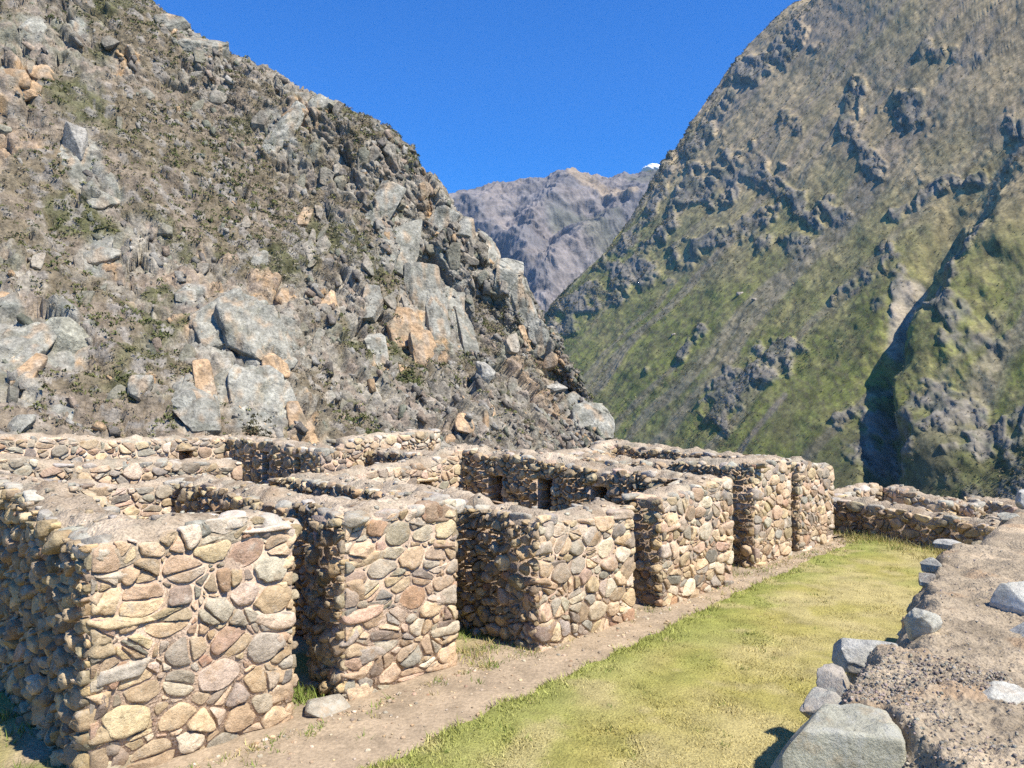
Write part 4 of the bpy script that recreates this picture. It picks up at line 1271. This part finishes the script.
def line_wall(name, label, group, p, q, thick, heights, seed, faces='fblr', base=0.0, mud=None, opts=None, copes=1.0, cres=.06, corner=False):
    """a straight wall from p to q; its front faces the right-hand side of p->q"""
    p, q = np.array(p, float), np.array(q, float)
    L = float(np.linalg.norm(q - p)); d = (q - p) / L; nn = np.array((-d[1], d[0]))
    def fr(s, t):
        s = np.asarray(s, float); t = np.asarray(t, float)
        return (p[0] + s * d[0] + t * nn[0], p[1] + s * d[1] + t * nn[1])
    A = np.stack((np.array((*d, 0)), np.array((*nn, 0)), np.array((0, 0, 1.0))))
    R = Ruin(name, label, 'stone wall', group, fr, [(h[0] * L, thick / 2, h[1]) for h in heights], seed, A)
    fo, so = opts or (FRONT_FAR, SIDE_FAR)
    fs = [(0, 0, L, 0, fo), (L, thick, 0, thick, so), (L, 0, L, thick, so), (0, thick, 0, 0, so)]
    R.wall('wall', (0, 0, L, thick), fs)
    R.build([(0, 0, 1, 1, 'wall'), (0, thick, 1, -1, 'wall')] if corner else (), base=base, mud=mud, copes=copes, cres=cres)
    return R
LOWG = 'low walls beyond the lawn'
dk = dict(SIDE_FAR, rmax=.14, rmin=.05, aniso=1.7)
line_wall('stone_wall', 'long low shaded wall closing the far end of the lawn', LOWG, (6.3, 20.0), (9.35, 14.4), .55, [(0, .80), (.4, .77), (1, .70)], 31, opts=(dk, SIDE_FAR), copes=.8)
line_wall('stone_wall', 'short sunlit wall just right of the farthest house, behind the shaded wall', LOWG, (7.6, 18.2), (9.35, 19.0), .5, [(0, .78), (1, .93)], 32, base=.3)
line_wall('stone_wall', 'low dark dividing wall with a sunlit end, left of the gap behind the shaded wall', LOWG, (9.4, 19.0), (10.15, 17.6), .45, [(0, .93), (1, .72)], 33, base=.3)
line_wall('stone_wall', 'small wall stub with a pale end, between two gaps behind the shaded wall', LOWG, (10.3, 18.3), (10.75, 17.5), .4, [(0, .76), (1, .66)], 34, base=.3)
line_wall('stone_wall', 'rightmost low wall beyond the lawn, brown topped and dark', LOWG, (11.2, 18.6), (12.3, 16.6), .45, [(0, .72), (1, .55)], 35, base=.3)
line_wall('stone_wall', 'lowest brown wall beside the near terrace wall, in front of the rightmost one', LOWG, (10.35, 16.6), (11.0, 15.3), .45, [(0, .58), (1, .5)], 36, base=.3)
line_wall('stone_wall', 'broad mud-topped mound of wall against the far house corner', LOWG, (7.3, 20.6), (9.0, 21.2), .8, [(0, .7), (1, .78)], 37, base=.2)

# ------------------------------------------------------------------ near terrace wall on the right
def near_wall():
    root = empty('terrace_wall', (2.0, 3.4, 0), 'thick near wall at the right with gravelly earth top and pale boulders', 'stone wall')
    rng = RS(41)
    near = dict(pal=PAL_SIDE, rmin=.06, rmax=.2, gap=.012, relief=.06, n=14)
    # each length of the wall: outline (counter-clockwise from above), top height
    segs = [
        ([(1.02, 2.43), (1.15, 2.36), (1.12, 2.0), (1.2, 1.55), (1.62, 2.1), (1.80, 2.72), (1.47, 3.12)], 2.19, .0075),
        ([(1.62, 3.0), (2.15, 2.75), (3.25, 4.35), (4.25, 5.75), (3.62, 6.32), (3.05, 5.5), (2.60, 4.8), (1.96, 3.78)], 1.97, .014),
        ([(3.72, 6.15), (4.35, 5.7), (6.3, 7.9), (10.1, 12.2), (9.6, 12.7), (7.4, 10.4), (5.62, 8.38), (4.34, 6.85)], 2.0, .035),
    ]
    for si, (poly, zt, res) in enumerate(segs):
        poly = np.array(poly); k = len(poly)
        lo, hi = poly.min(0), poly.max(0)
        nx, ny = int((hi[0] - lo[0]) / res) + 2, int((hi[1] - lo[1]) / res) + 2
        gx, gy = np.meshgrid(np.linspace(lo[0], hi[0], nx), np.linspace(lo[1], hi[1], ny), indexing='ij')
        inside = np.zeros(gx.shape, bool); dist = np.full(gx.shape, 9.0)
        for i in range(k):
            (x0, y0), (x1, y1) = poly[i], poly[(i + 1) % k]
            c = ((y0 > gy) != (y1 > gy)) & (gx < (x1 - x0) * (gy - y0) / (y1 - y0 + 1e-12) + x0)
            inside ^= c
            u = np.clip(((gx - x0) * (x1 - x0) + (gy - y0) * (y1 - y0)) / ((x1 - x0) ** 2 + (y1 - y0) ** 2), 0, 1)
            dist = np.minimum(dist, np.hypot(gx - x0 - u * (x1 - x0), gy - y0 - u * (y1 - y0)))
        sd = np.where(inside, dist, -dist) + .05 * fbm(np.stack((gx, gy, 0 * gx), -1), 5, 3, 141)
        drop = (hi[1] > 8) * .05 * np.maximum(0, gy - 8)
        P = np.stack((gx, gy, 0 * gx), -1)
        z = zt - drop - .08 + .10 * sstep(0, (.06, .1, .15)[si], sd) + .03 * fbm(P, 2.6, 4, 142 + si) + .018 * fbm(P, 11, 4, 145) + .007 * fbm(P, 45, 3, 146) + .006 * np.abs(fbm(P, 70, 2, 144)) * sstep(-.3, .3, fbm(P, 2.2, 3, 151))
        z = np.where(sd < 0, z + np.maximum(sd, -.12) * 2.2, z)
        keep = sd > -.09
        P[..., 2] = z
        ids = np.arange(nx * ny).reshape(nx, ny)
        fk = keep[:-1, :-1] & keep[1:, :-1] & keep[1:, 1:] & keep[:-1, 1:]
        q = np.stack((ids[:-1, :-1], ids[1:, :-1], ids[1:, 1:], ids[:-1, 1:]), -1)[fk]
        col = 1 + .25 * fbm(P, 1.6, 4, 147)[..., None] * np.array((1, 1, 1.0))
        ora = sstep(.25, .6, fbm(P, 2.3, 3, 148))
        col = mixc(col, (1.2, 1.0, .85), ora * .6)
        pale = sstep(.2, .6, fbm(P, 2.9, 3, 149))
        col = mixc(col, (1.6, 1.55, 1.5), pale * .6)
        cm = MB(); cm.add(P.reshape(-1, 3), q, col.reshape(-1, 3))
        core = MB()
        cc = poly.mean(0); ins = cc + (poly - cc) * (1 - .06 / np.linalg.norm(poly - cc, axis=1))[:, None]
        bot = np.concatenate((ins, np.full((k, 1), -.3)), 1); tp = np.concatenate((ins, (zt - .2 - .05 * np.maximum(0, ins[:, 1] - 8))[:, None]), 1)
        j = np.arange(k)
        core.add(np.concatenate((bot, tp)), [np.stack((j, (j + 1) % k, k + (j + 1) % k, k + j), 1), np.array([list(range(k, 2 * k))])])
        wo = core.build('wall', M_MORTAR, root, smooth=False)
        cm.build('capping', M_CRUST, wo)
        sm = MB()
        for i in range(k):
            A0, A1 = poly[i], poly[(i + 1) % k]; L = float(np.linalg.norm(A1 - A0)); D = (A1 - A0) / L
            stone_face(sm, rng, A0, D, np.array((D[1], -D[0])), L, lambda s, y=(A0[1] + A1[1]) / 2: zt - .1 - .05 * max(0, y - 8), base=-.1, **near)
        sm.build('stonework', M_STONE, wo, smooth=False)
        # gravel bedded in the crust
        if si < 2:
            g = MB(); T, Fq = TPL[3]
            n = (6500, 3500)[si]
            ii = rng.choice(nx * ny, n * 2); ii = ii[(sd.reshape(-1)[ii] > .01)]
            dens = fbm(P.reshape(-1, 3)[ii], 2.2, 3, 151) + (.25 if si == 0 else -.1)
            ii = ii[rng.uniform(-.5, .5, len(ii)) < dens][:n]
            for p in P.reshape(-1, 3)[ii]:
                s = .0018 + .0048 * rng.uniform() ** 2.2
                v = T / ((np.abs(T) ** 2.8).sum(1) ** (1 / 2.8))[:, None] * rng.uniform(.6, 1.1, 3) * s * (1 + .25 * rng.uniform(-1, 1, (len(T), 1)))
                g.add(v + p + np.array((*rng.uniform(-res, res, 2) * .5, s * .1)), Fq, np.array((.36, .31, .25)) * rng.uniform(.65, 1.3) * (1 + rng.uniform(-.07, .07, 3)))
            go = g.build('gravel', M_STONE, wo); go['kind'] = 'stuff'
        wo_l = wo
        if si == 0: w0 = wo
        elif si == 1: w1 = wo
        else: w2 = wo
    def boulder(parent, c, size, yaw, col, label, seed, k=4.0, tip=(0, 0), rough=.14, cuts=6):
        r = RS(seed); b = MB(); cy, sy = math.cos(yaw), math.sin(yaw)
        ax = np.array(((cy, sy, tip[0]), (-sy, cy, tip[1]), (0, 0, 1.0))); ax[2] = np.cross(ax[0], ax[1]); ax = ax / np.linalg.norm(ax, axis=1)[:, None]
        rock(b, r, c, size, ax, col, k=k, rough=rough * 1.25, n=26, cuts=cuts + 3)
        o = b.build('boulder', M_CAPSTONE, parent); o['label'] = label
    G, W = (.41, .385, .30), (.56, .53, .44)
    boulder(w0, (.975, 2.30, 1.985), (.37, .23, .46), -.08, (.42, .40, .30), 'large grey-green squared block at the near end', 3, k=10, rough=.06, cuts=3)
    boulder(w0, (1.41, 3.05, 2.15), (.27, .16, .12), -.35, (.42, .40, .34), 'grey slab at the far left corner of the nearest length', 2, k=8, rough=.09)
    boulder(w0, (1.19, 2.78, 2.13), (.18, .13, .09), .95, (.40, .35, .28), 'flat brown stone on the left edge', 3, k=6)
    boulder(w0, (1.07, 2.57, 2.13), (.18, .14, .10), .85, (.42, .38, .31), 'flat grey stone behind the squared block', 4, k=6)
    boulder(w0, (1.60, 2.50, 2.18), (.19, .16, .12), .4, W, 'white stone bedded in the gravelly top', 5, k=5)
    boulder(w0, (1.76, 2.62, 2.08), (.12, .11, .18), .2, (.25, .25, .20), 'dark lichened stone at the right edge', 6, k=6)
    boulder(w0, (1.62, 2.3, 2.0), (.12, .13, .22), .2, (.33, .27, .2), 'brown stone at the right edge', 7, k=6)
    boulder(w1, (2.10, 3.86, 2.02), (.19, .16, .22), .5, (.48, .455, .37), 'pale boulder on the left edge', 8, k=3.2, rough=.12)
    boulder(w1, (2.92, 4.28, 2.0), (.22, .30, .26), .4, W, 'white boulder at the right edge', 9, k=5)
    boulder(w1, (2.62, 3.75, 1.94), (.18, .3, .24), .5, (.44, .43, .38), 'pale boulder low on the right edge', 10, k=5)
    boulder(w1, (3.62, 6.22, 1.97), (.24, .18, .08), .8, (.40, .38, .33), 'grey stone at the far end of the second length', 11, k=6)
    boulder(w1, (2.76, 5.03, 1.96), (.13, .11, .10), .8, (.25, .22, .18), 'small dark stone on the left edge', 12, k=5)
    boulder(w1, (3.05, 5.46, 1.97), (.16, .13, .10), .8, (.33, .31, .26), 'small grey stone on the left edge', 13, k=5)
    boulder(w2, (5.5, 8.0, 2.06), (.3, .26, .22), .7, (.5, .48, .42), 'pale stone on the farthest length', 14, k=5)
    boulder(w2, (6.1, 8.75, 2.06), (.35, .3, .24), .7, (.46, .44, .38), 'pale stone near the far end', 15, k=5)
    boulder(w2, (4.9, 7.4, 1.98), (.26, .22, .10), .7, G, 'flat grey stone on the left edge of the farthest length', 16, k=6)
near_wall()

# ------------------------------------------------------------------ single stones, boulders, bush
def lone_rock(name, c, size, col, label, seed, k=3.5, yaw=0.0, n=14, m=None, cuts=6, group=None, smooth=True):
    r = RS(seed); b = MB(); cy, sy = math.cos(yaw), math.sin(yaw)
    rock(b, r, (0, 0, 0), size, np.array(((cy, sy, 0), (-sy, cy, 0), (0, 0, 1.0))), col, k=k, rough=.16, n=n, cuts=cuts)
    o = b.build(name, m or M_CAPSTONE, smooth=smooth); o.location = [float(x) for x in c]
    tag(o, label, 'boulder', group, 'thing')
xy = fr_ab(2.15, -.02)
lone_rock('doorstep', (*xy, .03), (.5, .42, .2), (.38, .33, .25), 'worn stone step in the doorway of the nearest house', 61, k=4, yaw=.8)
def surf(Xg, pxg, pyg, px, py):
    d = (pxg - px) ** 2 + (pyg - py) ** 2
    v = np.where((d < 30), Xg[..., 1], 1e9)
    i = np.unravel_index(np.argmin(v if v.min() < 1e8 else d), d.shape)
    return Xg[i]
BG = 'boulders on the rocky hillside'
for (px, py, s, col, lab, sd) in [(558, 385, (3.4, 2.6, 1.5), (.40, .39, .36), 'grey boulder jutting from the end of the rocky spur', 71), (487, 371, (2.2, 2.0, 3.2), (.42, .41, .38), 'upright pale boulder below the orange cliff', 72),
                                  (67, 340, (4.6, 3, 5.4), (.34, .34, .29), 'tall pointed grey-green boulder at the far left, right of the split slab', 73), (75, 145, (3.6, 3, 4.6), (.38, .37, .35), 'pale streaked boulder high on the left of the hillside', 74),
                                  (190, 400, (2.2, 2, 3.0), (.34, .34, .31), 'small grey boulder left of the big slab face', 75)]:
    p = surf(X, *to_pix(X), px, py)
    lone_rock('boulder', p, s, np.array(col) * np.array((.86, .82, .74)), lab, sd, k=9, n=26, yaw=(.2, -.3, .1, -.2, .3)[sd - 71], m=M_CLIFF, group=BG, cuts=10, smooth=False)
SG = 'boulders on the grassy mountainside'
for (px, py, s, lab, sd) in [(738, 289, 4.0, 'pale boulder on the grass slope, highest of three', 81), (751, 296, 2.8, 'small pale boulder lower right of the highest one', 82), (670, 331, 3.0, 'pale boulder farthest left on the grass slope', 83)]:
    p = surf(XR, *to_pix(XR), px, py)
    lone_rock('boulder', p, (s, s, s * .8), (.26, .23, .19), lab, sd, n=9, m=M_SLOPE, group=SG)

def shrub():
    rng = RS(51); p = pix(256, 432, 64.5); root = empty('shrub', tuple(float(x) for x in p + np.array((0, 0, -2))), 'olive brown bush at the foot of the big grey slab face', 'shrub')
    mb = MB(); n = 60
    c = p + rng.normal(0, 1, (n, 3)) * np.array((.75, .5, .75)); c[:, 2] -= np.abs(c[:, 0] - p[0]) * .8
    foliage(mb, rng, c, rng.uniform(.25, .55, n), 30, np.array((.095, .085, .045)) * rng.uniform(.7, 1.4, (n, 1)), .28)
    mb.build('foliage', M_LEAF, root, smooth=False)
    st = MB()
    for k in range(7):
        q = c[k]; r0 = p + np.array((rng.uniform(-.3, .3), 0, -2.2)); e = np.array((.05, 0, 0)); f = np.array((0, .05, 0))
        st.add([r0 - e, r0 + e, r0 + f, q - e * .4, q + e * .4, q + f * .4], [np.array([(0, 1, 4, 3), (1, 2, 5, 4), (2, 0, 3, 5)])], (.12, .09, .06))
    st.build('stem', M_LEAF, root, smooth=False)
shrub()

# ------------------------------------------------------------------ air
if HAZE_DENSITY > 0:
    m = bpy.data.materials.new('valley_air'); m.use_nodes = True; n = m.node_tree; n.nodes.clear()
    out = n.nodes.new('ShaderNodeOutputMaterial'); v = n.nodes.new('ShaderNodeVolumePrincipled')
    v.inputs['Color'].default_value = (.42, .66, 1.0, 1); v.inputs['Density'].default_value = HAZE_DENSITY; v.inputs['Anisotropy'].default_value = .0
    n.links.new(v.outputs[0], out.inputs['Volume'])
    mb = MB()
    box(mb, (-1900, -60, -420), (1900, 2660, 1150), lambda s, t: (s, t))
    tag(mb.build('haze', m, smooth=False), 'thin blue haze filling the valley air', 'haze', kind='stuff')

# names: plain kinds only
for o in list(sc.objects):
    if o.name.strip() != o.name: o.name = o.name.strip()
